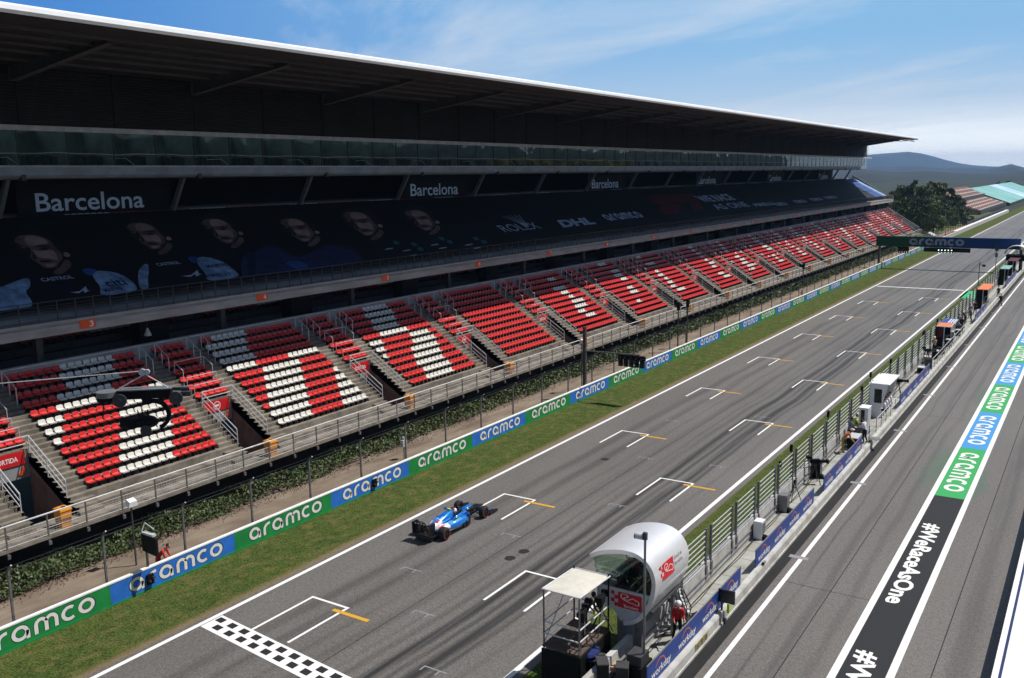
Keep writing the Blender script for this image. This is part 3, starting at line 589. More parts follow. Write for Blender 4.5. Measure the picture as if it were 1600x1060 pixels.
m = MB().tube([(-57.02, Y0S+0.5*i, 20.32+0.035*math.sin(i*0.45)+0.02*math.sin(i*1.1)) for i in range(528)], 0.012, 4)  # thin wavy line run along the front of the glazing
P_(m, 'box_wavy_line', M['galv']); m = MB()
for k in range(-4, 30): y = 8.2*k+3; m.tube([(-57.3, y, 20.02), (-57.3, y+1.3, 20.06), (-57.25, y+1.9, 19.62)], 0.02, 4)
P_(m, 'box_stair_rail', M['galv'], kind='stuff')
m = MB()
for k in range(-3, 41): y = 6.0*k+2.0; P_(MB().box(-57.25, -56.98, y, y+5.97, 21.70, 22.02), 'window_head_panel', M['ledgetop'])
m = MB()
for k in range(19):
    z = 22.03+0.185*k; m.prism([(-57.10, z), (-57.02, z+0.02), (-57.16, z+0.18), (-57.2, z+0.18)], Y0S, 242)
P_(m, 'louvre_cladding', M['louvre'])
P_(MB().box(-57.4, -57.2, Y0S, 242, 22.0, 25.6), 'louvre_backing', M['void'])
m = MB()
for k in range(-3, 37): y = 6.6*k+5.1; P_(MB().box(-57.05, -57.0, y-0.03, y+0.03, 22.03, 25.5), 'cladding_joint', M['black'])
m = MB().box(-56.98, -56.96, 84, 88, 23.35, 23.6); m2 = MB().box(-56.98, -56.96, 90.5, 99, 23.15, 23.4)
P_(m, 'cladding_vent', M['black']); P_(m2, 'cladding_vent', M['black'])
# roof
sof = [(-40.35, 25.62), (-42.2, 25.66), (-43.4, 25.80), (-46.6, 26.22), (-52, 26.0), (-57.4, 25.55)]
top_ = [(-60, 26.6), (-48, 27.2), (-42.2, 26.3), (-40.6, 26.02)]
yb_ = {p: 0 for p in sof}
def roof_y(x, end): return end - 24.7*max(0, (x+57.4)/17.2)
rv = []; prof = sof+[(-60, 25.5)]+top_
n = len(prof)
for yy in (Y0S, 120, None): rv.append([(x, yy if yy is not None else roof_y(x, 242.3), z) for x, z in prof])
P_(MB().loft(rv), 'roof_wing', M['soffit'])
lip = [(-40.22, 25.66), (-40.08, 25.80), (-40.12, 26.00), (-40.38, 26.12), (-42.3, 26.40), (-42.4, 26.36), (-40.5, 26.03), (-40.36, 25.72)]
P_(MB().prism(lip, Y0S, 217.4), 'roof_edge', M['rooftop'])
P_(MB().add([(-42.4, Y0S, 26.38), (-48, Y0S, 27.26), (-60, Y0S, 26.66), (-60, 242.2, 26.66), (-48, 229.0, 27.26), (-42.4, 220.6, 26.38)], [(0, 1, 2, 3, 4, 5)]), 'roof_sheet', M['rooftop'])
for k in range(-1, 18):
    y = 5.0+13.38*k
    P_(MB().prism([(-56.98, 24.72), (-47.3, 26.02), (-47.0, 26.16), (-48.2, 26.16), (-51.5, 26.02), (-56.98, 25.6)], y-0.09, y+0.09).box(-56.98, -56.9, y-0.3, y+0.3, 24.70, 25.5).prism([(-57.0, 24.62), (-47.1, 25.97), (-47.1, 26.02), (-57.0, 24.72)], y-0.24, y+0.24), 'roof_bracket', M['beam'])
m = MB()
for x, z in ((-45.2, 26.0), (-48.5, 26.11), (-50.6, 26.02), (-52.8, 25.93), (-55, 25.74)): m.box(x-0.06, x+0.06, Y0S, 242, z-0.16, z)
P_(m, 'roof_purlin', M['beam'])
for k in range(-4, 72):
    y = 3.35*k+1.6
    if k % 4 != 1: P_(MB().bar((-46.0 if k % 2 else -44.3, y, 26.02), (-49.5 if k % 2 else -47.2, y, 26.0), 0.07), 'roof_stay', M['beam'])
# end wall of the lower tier
P_(MB().prism([(-42.4, 1.9), (-42.4, 3.3), (-51, 8.8), (-51, 6.5), (-43, 1.9)], 240.3, 240.6), 'end_parapet', M['conc2'])
P_(MB().prism([(-49.9, 9.9), (-49.9, 11.6), (-52, 12.0), (-61, 17.4), (-61, 16.0), (-51, 10.4)], 243.0, 243.3), 'upper_end_parapet', M['slab'])

# ------------------------------------------------------------------ seats
sm = MB()
pf = [(0.0, -0.065), (0.005, 0.0), (-0.11, -0.022), (-0.23, -0.02), (-0.30, 0.015), (-0.325, 0.10), (-0.348, 0.19), (-0.36, 0.215)]
hw = [0.20, 0.215, 0.215, 0.21, 0.205, 0.205, 0.19, 0.13]
ra = [(x, -h, z) for (x, z), h in zip(pf, hw)]; rb = [(x, 0, z-0.012 if i in (2, 3) else z) for i, ((x, z), h) in enumerate(zip(pf, hw))]; rc = [(x, h, z) for (x, z), h in zip(pf, hw)]
sm.loft([ra, rb, rc], caps=False, closed=False)
ra2 = [(x-0.03, y, z-0.035) for x, y, z in ra]; rc2 = [(x-0.03, y, z-0.035) for x, y, z in rc]
sm.loft([ra, ra2], caps=False, closed=False); sm.loft([rc, rc2], caps=False, closed=False); sm.loft([ra2, rc2], caps=False, closed=False)
sm.box(-0.27, -0.10, -0.05, 0.05, -0.38, -0.04, 1); sm.bar((-0.2, -0.245, -0.10), (-0.2, 0.245, -0.10), 0.05, None, 1)
def seatmesh(nm, mt):
    o = sm.build(nm, [mt, M['black']]); me = o.data; me.polygons.foreach_set('use_smooth', [False]*len(me.polygons)); bpy.data.objects.remove(o); return me
sred = seatmesh('red_seat', M['seatred']); swhite = seatmesh('white_seat', M['seatwhite'])
def rle(s_):
    o = ''
    for q in s_.split(): o += q[0]*int(q[1:])
    return (o+'R'*17)[:17]
PAT = {0: ['R4 W7 R6', 'R5 W7 R5', 'R6 W7 R4', 'R7 W7 R3', 'W1 R7 W7 R2', 'W2 R7 W6 R2', 'W3 R7 W5 R2', 'R3 W7 R5 W2', 'R4 W7 R6', 'R6 W7 R4', 'R6 W7 R4', 'R7 W7 R3'],
       1: ['W6 R6 W5', 'W7 R6 W4', 'R1 W7 R6 W3', 'R2 W7 R6 W2', 'R3 W7 R6 W1', 'R4 W7 R6', 'R5 W7 R5', 'W5 R6 W6', 'W6 R11', 'W6 R11', 'W7 R10', 'R2 W6 R9'],
       2: ['R4 W7 R6', 'R5 W7 R5', 'R5 W7 R5', 'R6 W7 R4', 'W1 R6 W7 R3', 'W2 R7 W6 R2', 'W3 R7 W5 R2', 'R4 W7 R6', 'R4 W6 R7', 'R5 W6 R6', 'R5 W7 R5', 'R6 W6 R5']}
prs = random.Random(21)
for k in range(-2, NSEC):
    if k in PAT: PAT[k] = [rle(q) for q in PAT[k]]; continue
    rows = []; c0 = prs.randint(4, 9)
    for r_ in range(12):
        s_ = ['R']*17
        if k >= 4 and r_ >= 2:
            n_ = prs.choice((0, 2, 2, 3, 3, 4, 5)); c0 = max(1, min(12, c0+prs.choice((-1, 1, 1)))); 
            for i in range(c0, min(16, c0+n_)): s_[i] = 'W'
            if k > 7:
                for i in range(17):
                    if prs.random() < 0.008*min(k, 16): s_[i] = 'W'
        elif k < 0:
            for i in range(17): s_[i] = 'W' if (i+r_) // 5 % 2 else 'R'
        rows.append(''.join(s_))
    PAT[k] = rows
SEATS = []
BL = ['block nearest the camera', 'second seat block', 'third seat block', 'fourth seat block']
for k in range(-2, NSEC):
    for r_ in range(12):
        x = XR-DX*r_-0.22; z = ZR+DZ*r_+0.38
        for i in range(17): SEATS.append((x, ysec(k)+0.25+0.495*i, z, PAT[k][r_][i], k, r_, i, 0))
    yv = ysec(k)+8.5+1.32
    for r_ in range(5, 12):
        x = XR-DX*r_-0.22; z = ZR+DZ*r_+0.38
        for i in range(5): SEATS.append((x, yv+0.14+0.495*i, z, 'R', k, r_, i, 1))
def infr(p):
    d = Vector(p)-CAM; zc = d.dot(_f); return abs(d.dot(_r)/zc) < 800/FPX and abs(d.dot(_u)/zc) < 530/FPX
SEATS.sort(key=lambda q: (Vector(q[:3])-CAM).length if infr(q[:3]) else 1e5)
for q in SEATS[:300]:
    x, y, z, c, k, r_, i, sh = q
    o = link('stadium_seat', swhite if c == 'W' else sred); o.location = (x+rnd.uniform(-.012, .012), y+rnd.uniform(-.008, .008), z); o.rotation_euler = (0, R(rnd.uniform(-1.5, 1.5)), R(rnd.uniform(-2.0, 2.0))); cn = 'white' if c == 'W' else 'red'
    if sh: lab = f"{cn} plastic seat, {ORD[i+1]} from left in {ORD[r_-4]} short row above the {['gate nearest the camera', 'second gate', 'third gate'][k+1]}"
    else: lab = f"{cn} plastic seat, {ORD[i+1]} from left in row {ORD[r_+1]} up, {BL[k]}"
    tag(o, lab, 'seat', 'plastic seats bolted along the grandstand rows')
sv = np.array(sm.v); rest = MB()
vs_all = []; fs_all = []; mi_all = []; nv = len(sv)
def stuff_seat(x, y, z, c):
    o = len(vs_all)*nv; vs_all.append(sv+np.array((x, y, z))); fs_all.extend([tuple(o+i for i in f) for f in sm.f]); mi_all.extend([(2 if m_ == 1 else (1 if c == 'W' else 0)) for m_ in sm.mi])
for q in SEATS[300:]:
    if q[1] > -6.5: stuff_seat(*q[:4])
for k in range(0, 480):                                  # top row left bare above the banner, and rows deep in the shade
    if (k//7) % 3: stuff_seat(-60.45, -4+0.5*k, 16.10, 'W' if (k//7) % 3 == 1 else 'R')
for r_ in range(2, 6):
    for k in range(0, 480):
        if (k % 27) not in (0, 1, 2, 3, 4): stuff_seat(-52.9-0.7*r_-0.05, 0.5*k, 7.82+0.42*r_+0.42, 'W' if (k//7+r_) % 4 == 0 else 'R')
rest.v = [tuple(p) for p in np.concatenate(vs_all)]; rest.f = fs_all; rest.mi = mi_all
me = bpy.data.meshes.new('seat_rows'); me.from_pydata(rest.v, [], rest.f)
for mm in (M['seatred'], M['seatwhite'], M['black']): me.materials.append(mm)
me.polygons.foreach_set('material_index', rest.mi); me.update()
link('seat_rows', me, label='remaining rows of red and white plastic seats stretching away along the grandstand', cat='seats', group='plastic seats bolted along the grandstand rows', kind='stuff')

# ================================================================== BANNER, BOARDS AND SIGNS ON THE STAND
BN = Vector((0.4737, 0, 0.8807)); BU = Vector((0, 1, 0)); BV = Vector((-0.8807, 0, 0.4737))   # banner plane: rises 0.538 per metre
BO = Vector((-51.15, 0, 11.43))
def banner_hit(px, py, off=0.0):
    d = ray(px, py); o = BO+BN*off; t = (o-CAM).dot(BN)/d.dot(BN); return CAM+d*t
ban = thing('crowd_cover_banner', 'black printed banner with portraits and sponsor names draped over the upper tier seats', 'banner', (0, 0, 0))
m = MB(); LB = 10.25
g_ = []
for j in range(9): g_.append((BO.x+BV.x*LB*j/8, BO.z+BV.z*LB*j/8+0.02*math.sin(j*2.0)))
m.sheet(g_, Y0S, 242.6); m.sheet([(x, z-0.06) for x, z in g_], Y0S, 242.6)
m.build('banner_cloth', M['banner'], ban)
def cpx(a, b, ox=0, oy=270): return (ox+a*0.25478, oy+b*0.25478)
def bpoly(mb, pts, off, mi=0, ox=0):
    vs = []
    for a, b in pts:
        p = banner_hit(*cpx(a, b, ox), 0.03+off); t = (p-BO).dot(BV)
        if t < 0.05: p = p + BV*(0.05-t)
        vs.append(p)
    mb.add(vs, [tuple(range(len(vs)))], mi)
def sm_(pts, it=2):
    for _ in range(it):
        o = []
        for i in range(len(pts)):
            a, b = pts[i], pts[(i+1) % len(pts)]; o += [(0.75*a[0]+0.25*b[0], 0.75*a[1]+0.25*b[1]), (0.25*a[0]+0.75*b[0], 0.25*a[1]+0.75*b[1])]
        pts = o
    return pts
ZP = lambda pts: [(x*0.6378, 196.2+y*0.6378) for x, y in pts]
FPOLY = [   # (material index, polygon)  0 lit skin, 1 hair, 2 half tone, 3 deep tone
 (1, [(105, 420), (90, 310), (190, 225), (380, 215), (530, 290), (610, 400), (650, 470), (590, 480), (530, 420), (480, 350), (400, 308), (300, 292), (190, 296), (140, 335)]),
 (2, [(560, 600), (610, 545), (640, 520), (700, 565), (640, 645), (560, 680), (500, 660)]),
 (2, [(135, 345), (165, 298), (300, 286), (400, 303), (490, 350), (535, 420), (595, 470), (605, 525), (590, 572), (540, 606), (460, 616), (410, 598), (370, 562), (300, 522), (210, 472), (150, 412)]),
 (0, [(230, 302), (330, 298), (425, 325), (478, 372), (400, 384), (320, 398), (250, 380)]), (0, [(310, 425), (350, 446), (420, 446), (500, 430), (545, 480), (555, 540), (520, 530), (470, 512), (400, 515), (350, 495)]), (0, [(420, 566), (480, 572), (540, 560), (525, 592), (460, 604)]),
 (3, [(138, 350), (190, 392), (285, 405), (305, 460), (285, 500), (330, 545), (380, 580), (300, 530), (205, 476), (146, 416)]),
 (3, [(335, 400), (400, 386), (486, 400), (488, 412), (400, 402), (345, 412)]), (3, [(365, 420), (420, 408), (474, 424), (420, 438)]), (3, [(296, 440), (318, 486), (305, 512), (350, 532), (356, 516), (332, 474)]), (3, [(368, 540), (430, 528), (525, 548), (450, 558), (390, 554)]), (3, [(560, 560), (605, 520), (630, 525), (590, 590), (540, 625)]),
 (0, [(606, 462), (645, 456), (685, 490), (655, 505), (618, 500)]), (2, [(180, 408), (225, 400), (262, 414), (222, 424)])]
def face(dx, dy, sc, ox=0, suit='suitp', hy=1.0):
    m = MB()
    for i, (mi, pts) in enumerate(FPOLY):
        q = [(260+(a-260)*sc+dx, 480+(b-480)*sc*hy+dy) for a, b in ZP(pts)]
        bpoly(m, sm_(q, 2 if len(pts) > 5 else 1), 0.003+0.0025*i, mi, ox)
    m.build('portrait', [M['skinp'], M['hairp'], M['skinp3'], M['skinp2']], ban)
M['skinp3'] = pr('printed face mid tone', (0.21, 0.125, 0.11), 0.8, c2=(0.10, 0.06, 0.054), scale=0.9)
def cloth(pts, mt, ox=0, off=0.004, it=2): m = MB(); bpoly(m, sm_(pts, it), off+0.045, 0, ox); m.build('printed_clothing', M[mt], ban)
face(0, 0, 1.0); face(655, -95, 0.80); face(1105, -125, 0.74)
cloth([(-60, 850), (-60, 720), (40, 690), (110, 660), (180, 640), (190, 700), (150, 730), (200, 790), (195, 830), (60, 850)], 'suitp')
cloth([(560, 605), (640, 600), (740, 620), (810, 665), (850, 715), (800, 735), (610, 760), (620, 700), (580, 660)], 'suitp'); cloth([(500, 590), (560, 585), (600, 598), (560, 640), (510, 615)], 'suitb')
cloth([(850, 590), (905, 548), (915, 600), (905, 660), (915, 715), (860, 720), (845, 650)], 'suitp'); cloth([(1200, 520), (1270, 515), (1370, 545), (1440, 600), (1480, 640), (1270, 670), (1265, 620), (1215, 570)], 'suitp'); cloth([(1140, 520), (1200, 512), (1230, 540), (1190, 560)], 'suitb')
cloth([(1470, 520), (1570, 470), (1570, 640), (1480, 650)], 'navyp')
face(10, -130, 0.70, 400*1); face(395, -170, 0.72, 400); face(760, -190, 0.62, 400)
cloth([(-60, 560), (10, 460), (120, 440), (250, 540), (420, 440), (560, 450), (660, 520), (640, 560), (300, 600), (-60, 640)], 'navyp', 400); cloth([(160, 545), (280, 540), (340, 580), (250, 600)], 'suitb', 400, 0.008)
for (x, y) in ((850, 430), (960, 440), (1000, 470), (1130, 405), (1180, 425), (1340, 405), (1390, 425)):
    cloth([(x-18, y-8), (x+10, y-14), (x+34, y+6), (x+10, y+14)], 'tealp', 400)
    cloth([(x-60, y+38), (x-10, y+30), (x-8, y+36), (x-58, y+44)], 'bantext', 400)
def btext(txt, px, py, wpx, hgt, mt='bantext', bold=0.02, shear=0.0, off=0.09, name='banner_lettering'):
    a = banner_hit(px, py, off); b = banner_hit(px+wpx, py-wpx*0.10, off); m = MB(); g = AR2 if txt == 'aramco' else text2d(txt, bold)
    place2d(m, g, (a.x, a.y, a.z), BU, BV, (b-a).dot(BU), hgt, 0.95 if txt == 'aramco' else 0.73, 0, shear); m.build(name, M[mt], ban)
btext('ROLEX', 790, 363, 58, 1.5, bold=0.0); btext('DHL', 880, 355, 52, 1.5, bold=0.05, shear=0.25); btext('aramco', 952, 345, 56, 1.5)
a = banner_hit(818, 350, 0.03); m = MB()
for i in range(5):
    c = a + BU*(0.35*(i-2)) ; m.add([a+BU*(0.22*(i-2)-0.08), a+BU*(0.22*(i-2)+0.08), c+BU*(0.45*(i-2)+0.05)+BV*1.9, c+BU*(0.45*(i-2)-0.05)+BV*1.9], [(0, 1, 2, 3)])
m.add([a+BU*-0.6-BV*0.05, a+BU*0.6-BV*0.05, a+BU*0.55-BV*0.4, a+BU*-0.55-BV*0.4], [(0, 1, 2, 3)]); m.shift(0, 0, 0).build('crown_emblem', M['bantext'], ban)
m = MB()
for q in ([(1010, 305), (1085, 303), (1090, 316), (1045, 318), (1040, 322), (1022, 318)], [(1028, 324), (1040, 320), (1066, 318), (1060, 334), (1040, 336)], [(1072, 306), (1082, 304), (1100, 327), (1085, 330)]):
    m.add([banner_hit(x, y, 0.035) for x, y in q], [tuple(range(len(q)))])
m.build('race_logo', M['f1red'], ban)
btext('WE RACE', 1099, 316, 50, 2.0, bold=0.05); btext('AS ONE', 1122, 328, 52, 1.7, bold=0.02); btext('PIRELLI', 1182, 323, 30, 1.0, bold=0.04)
for px in (1215, 1245, 1270, 1292): btext('FORMULA', px, 322-(px-1215)*0.14, 18, 1.1, bold=0.04)
a = [(50, 668, 'FORMULA ONE', 0.5), (445, 738, 'A', 0.8)]
for (x, y, t_, wd, hh, mt) in ((262, 668, 'CASTROL', 50, 0.38, 'bantext'), (664, 700, 'citi', 32, 0.85, 'navyp'), (650, 733, 'MAPFRE', 30, 0.45, 'navyp'), (1275, 585, 'MAPFRE', 34, 0.42, 'navyp'), (1275, 645, 'PIRELLI', 38, 0.42, 'navyp'), (970, 572, 'CASTROL', 36, 0.35, 'bantext')):
    p = cpx(x, y); btext(t_, p[0], p[1], wd, hh, mt, 0.02, 0.0, 0.095)
for x, y in ((430, 735), (1115, 635)):                    # angular emblem on the chest
    m = MB(); bpoly(m, [(x, y), (x+60, y-8), (x+95, y-38), (x+108, y-12), (x+124, y-14), (x+90, y+2), (x+80, y-14), (x+55, y+4)], 0.06); m.build('chest_emblem', M['bantext'], ban)
def bquad(y0, y1, t0, t1, mt, nm, off=0.02): o = BO+BN*off; MB().add([o+BU*y0+BV*t0, o+BU*y1+BV*t0, o+BU*y1+BV*t1, o+BU*y0+BV*t1], [(0, 1, 2, 3)]).build(nm, M[mt], ban)
bquad(229, 238.5, 0.3, 9.9, 'suitb', 'blue_print'); bquad(238.5, 242.4, 0.3, 9.9, 'suitp', 'pale_print')
for i in range(9): bquad(190+4.6*i, 190.7+4.6*i, 2.5+0.5*(i % 3), 5.5+0.4*(i % 4), 'navyp' if i % 2 else 'f1red', 'printed_bar')
# 'Barcelona' boards between the columns
for i, k in enumerate((0, 3, 6, 9, 12, 15)):
    y0 = 6.6+13.33*k; bd = thing('name_board', ['wide black board reading Barcelona, biggest and nearest, under the glass boxes', 'black board reading Barcelona, second from the left', 'black board reading Barcelona, third from the left', 'black board reading Barcelona, fourth from the left', 'black board reading Barcelona, fifth from the left', 'black board reading Barcelona, farthest along the stand'][i], 'sign', (-60.85, y0, 16.3), 0, 'city name boards')
    MB().box(-0.08, -0.01, 0.0, 11.9, 0.0, 2.3).build('board', M['banner'], bd)
    m = MB(); place2d(m, text2d('Barcelona', 0.012), (0.0, 1.25, 0.27), (0, 1, 0), (0, 0, 1), 8.35, 1.28); m.build('lettering', M['barc'], bd)
# numbered plates on the fascia
for n_ in range(3, 20):
    y = 3.35+13.4*(n_-3); t = thing('section_number_sign', f'small orange plate numbered {n_} on the pale upper fascia', 'sign', (-49.925, y, 10.02), 0, 'orange section numbers')
    m = MB(); vs = [(0.012, x, z) for x, z in arcp(0.17, 0.27, 0.17, 0.25, 90, 270, 8)]+[(0.012, 1.05, 0.02), (0.012, 1.05, 0.52)]
    m.add(vs+[(-0.0, y_, z_) for _, y_, z_ in vs], [tuple(range(len(vs))), tuple(range(2*len(vs)-1, len(vs)-1, -1))]+[(i, (i+1) % len(vs), len(vs)+(i+1) % len(vs), len(vs)+i) for i in range(len(vs))]); m.build('plate', M['orange'], t)
    m = MB(); place2d(m, text2d(str(n_), 0.02), (0.018, 0.66, 0.10), (0, 1, 0), (0, 0, 1), 0.26 if n_ < 10 else 0.36, 0.34); m.build('numeral', M['wletter'], t)
# exit signs over the ways out
for k in range(-1, NSEC):
    ya = ysec(k)+8.5+1.32; sort = (k % 2 != 0); where = ['nearest gate', 'second gate', 'third gate', 'fourth gate'][k+1] if k < 3 else f'{ORD[k+2]} gate along the stand'
    t = thing('exit_sign', (f'red sign reading SORTIDA above the {where}' if sort else f'red sign with a white no entry ring above the {where}'), 'sign', (-46.44, ya+0.10, 4.10), 0, 'red signs over the stand gates')
    MB().box(0, 0.025, 0, 1.95, 0, 0.72).build('plate', M['signred'], t)
    m = MB()
    if sort: place2d(m, text2d('SORTIDA', 0.022), (0.03, 0.38, 0.22), (0, 1, 0), (0, 0, 1), 1.2, 0.26)
    else:
        v2, f2 = stroke2d(arcp(0.98, 0.36, 0.25, 0.25, 0, 350, 24), 0.045, True); m.add([(0.03, a, b) for a, b in v2], f2); m.add([(0.03, 0.83, 0.30), (0.03, 1.13, 0.30), (0.03, 1.13, 0.43), (0.03, 0.83, 0.43)], [(0, 1, 2, 3)])
    m.build('symbol', M['wletter'], t)
    for yy in (0.0, 1.55): MB().add([(0.02, yy+a, z) for a, z in ((0.0, -0.55), (0.32, -0.62), (0.42, -0.25), (0.28, -0.05), (0.18, -0.3), (0.06, -0.38))], [(0, 1, 2, 3, 4, 5)]).build('painted_flash', M['orange'], t)
# amber bins on the walkway
for k in range(0, NSEC):
    y = -3.5+13.4*k; t = thing('litter_bin', f'amber litter bin on the walkway at the foot of the stand, {ORD[k+1]} along', 'bin', (-41.75, y, 1.95), 0, 'amber litter bins along the walkway')
    MB().loft([[(-0.26, -0.24, 0), (0.26, -0.24, 0), (0.26, 0.24, 0), (-0.26, 0.24, 0)], [(-0.30, -0.29, 0.82), (0.30, -0.29, 0.82), (0.30, 0.29, 0.82), (-0.30, 0.29, 0.82)]]).build('bin_body', M['bin'], t)
    MB().loft([[(-0.33, -0.32, 0.822), (0.33, -0.32, 0.822), (0.33, 0.32, 0.822), (-0.33, 0.32, 0.822)], [(-0.31, -0.30, 0.92), (0.31, -0.30, 0.92), (0.31, 0.30, 0.92), (-0.31, 0.30, 0.92)], [(-0.2, -0.2, 0.98), (0.2, -0.2, 0.98), (0.2, 0.2, 0.98), (-0.2, 0.2, 0.98)]]).build('bin_lid', M['bin'], t); MB().box(0.0, 0.16, -0.1, 0.1, 0.983, 0.995).build('slot', M['black'], t)
t = thing('hanging_lamp', 'small white cone lamp hanging in the dark below the upper tier', 'lamp', (-51.9, 9.25, 8.6)); MB().cyl((0, 0, 0.25), 'z', 0.24, 0.5, 12, 0, 0.05).build('lamp_shade', M['whitep'], t); MB().bar((0, 0, 0.5), (0, 0, 1.3), 0.03).build('lamp_cord', M['dkgrey'], t)

# ================================================================== PEOPLE
BONES = [('pelvis', 'waist'), ('waist', 'chest'), ('chest', 'neckb'), ('neckb', 'neck')]
for s_ in 'LR': BONES += [('chest', 'sh'+s_), ('sh'+s_, 'el'+s_), ('el'+s_, 'wr'+s_), ('wr'+s_, 'pa'+s_), ('pelvis', 'hip'+s_), ('hip'+s_, 'kn'+s_), ('kn'+s_, 'an'+s_), ('an'+s_, 'to'+s_)]
RAD = dict(pelvis=(.15, .115), waist=(.135, .10), chest=(.165, .11), neckb=(.075, .065), neck=(.055, .055), sh=(.072, .068), el=(.048, .046), wr=(.033, .028), pa=(.040, .020), hip=(.095, .095), kn=(.066, .066), an=(.046, .05), to=(.045, .038))
def base_pose():
    J = dict(pelvis=(0, 0, .96), waist=(0, .01, 1.12), chest=(0, .0, 1.34), neckb=(0, -.01, 1.47), neck=(0, .01, 1.56))
    for s_, g in (('L', -1), ('R', 1)): J.update({'sh'+s_: (g*.19, -.01, 1.42), 'el'+s_: (g*.25, -.04, 1.14), 'wr'+s_: (g*.26, .07, .90), 'pa'+s_: (g*.26, .10, .81), 'hip'+s_: (g*.10, 0, .90), 'kn'+s_: (g*.115, .02, .50), 'an'+s_: (g*.125, -.03, .09), 'to'+s_: (g*.14, .15, .04)})
    return {k: Vector(v) for k, v in J.items()}
UP = ['waist', 'chest', 'neckb', 'neck', 'shL', 'elL', 'wrL', 'paL', 'shR', 'elR', 'wrR', 'paR']
def lean(J, deg):
    q = Matrix.Rotation(R(-deg), 3, 'X'); c = J['pelvis']
    for k in UP: J[k] = c+q@(J[k]-c)
    return J
def arms(J, fwd, elbow, spread=0.0, sides='LR'):
    for s_ in sides:
        g = -1 if s_ == 'L' else 1; sh = J['sh'+s_]; up = J['chest']-J['waist']; base = -(up.normalized()); fw = Vector((0, 1, 0))-base*base.y; fw.normalize()
        d1 = (base*math.cos(R(fwd))+fw*math.sin(R(fwd))+Vector((g*spread, 0, 0))).normalized(); d2 = (base*math.cos(R(fwd+elbow))+fw*math.sin(R(fwd+elbow))+Vector((-g*spread*0.5, 0, 0))).normalized()
        J['el'+s_] = sh+d1*0.29; J['wr'+s_] = J['el'+s_]+d2*0.26; J['pa'+s_] = J['wr'+s_]+d2*0.09
    return J
def sit(J, h=0.55):
    for k in J: 
        if k in UP or k == 'pelvis' or k[:3] == 'hip': J[k] = J[k]+Vector((0, 0, h-0.90))
    for s_, g in (('L', -1), ('R', 1)): J['kn'+s_] = Vector((g*.13, .44, h-.02)); J['an'+s_] = Vector((g*.13, .40, h-.46)); J['to'+s_] = Vector((g*.14, .56, h-.50))
    return J
def pose(nm):
    J = base_pose()
    if nm == 'stand': arms(J, 5, 20, .12); arms(J, 14, 45, .10, 'L')
    elif nm == 'work': lean(J, 14); arms(J, 38, 50, .05); arms(J, 18, 80, .12, 'L'); J['knL'] += Vector((0, .06, 0)); J['anR'] += Vector((.03, -.08, 0)); J['toR'] += Vector((.05, -.08, 0))
    elif nm == 'bend': lean(J, 48); arms(J, 62, 25, .05)
    elif nm == 'sit': sit(J); lean(J, 12); arms(J, 40, 40, .05)
    elif nm == 'stride':
        arms(J, 20, 30, .08, 'L'); arms(J, -15, 20, .08, 'R'); J['knL'] += Vector((0, .12, 0)); J['anL'] += Vector((0, .22, .0)); J['toL'] += Vector((0, .2, 0)); J['anR'] += Vector((0, -.18, .03)); J['toR'] += Vector((0, -.16, 0))
    elif nm == 'lookout': lean(J, 8); arms(J, 55, 75, .15)
    return J
_pc = {}
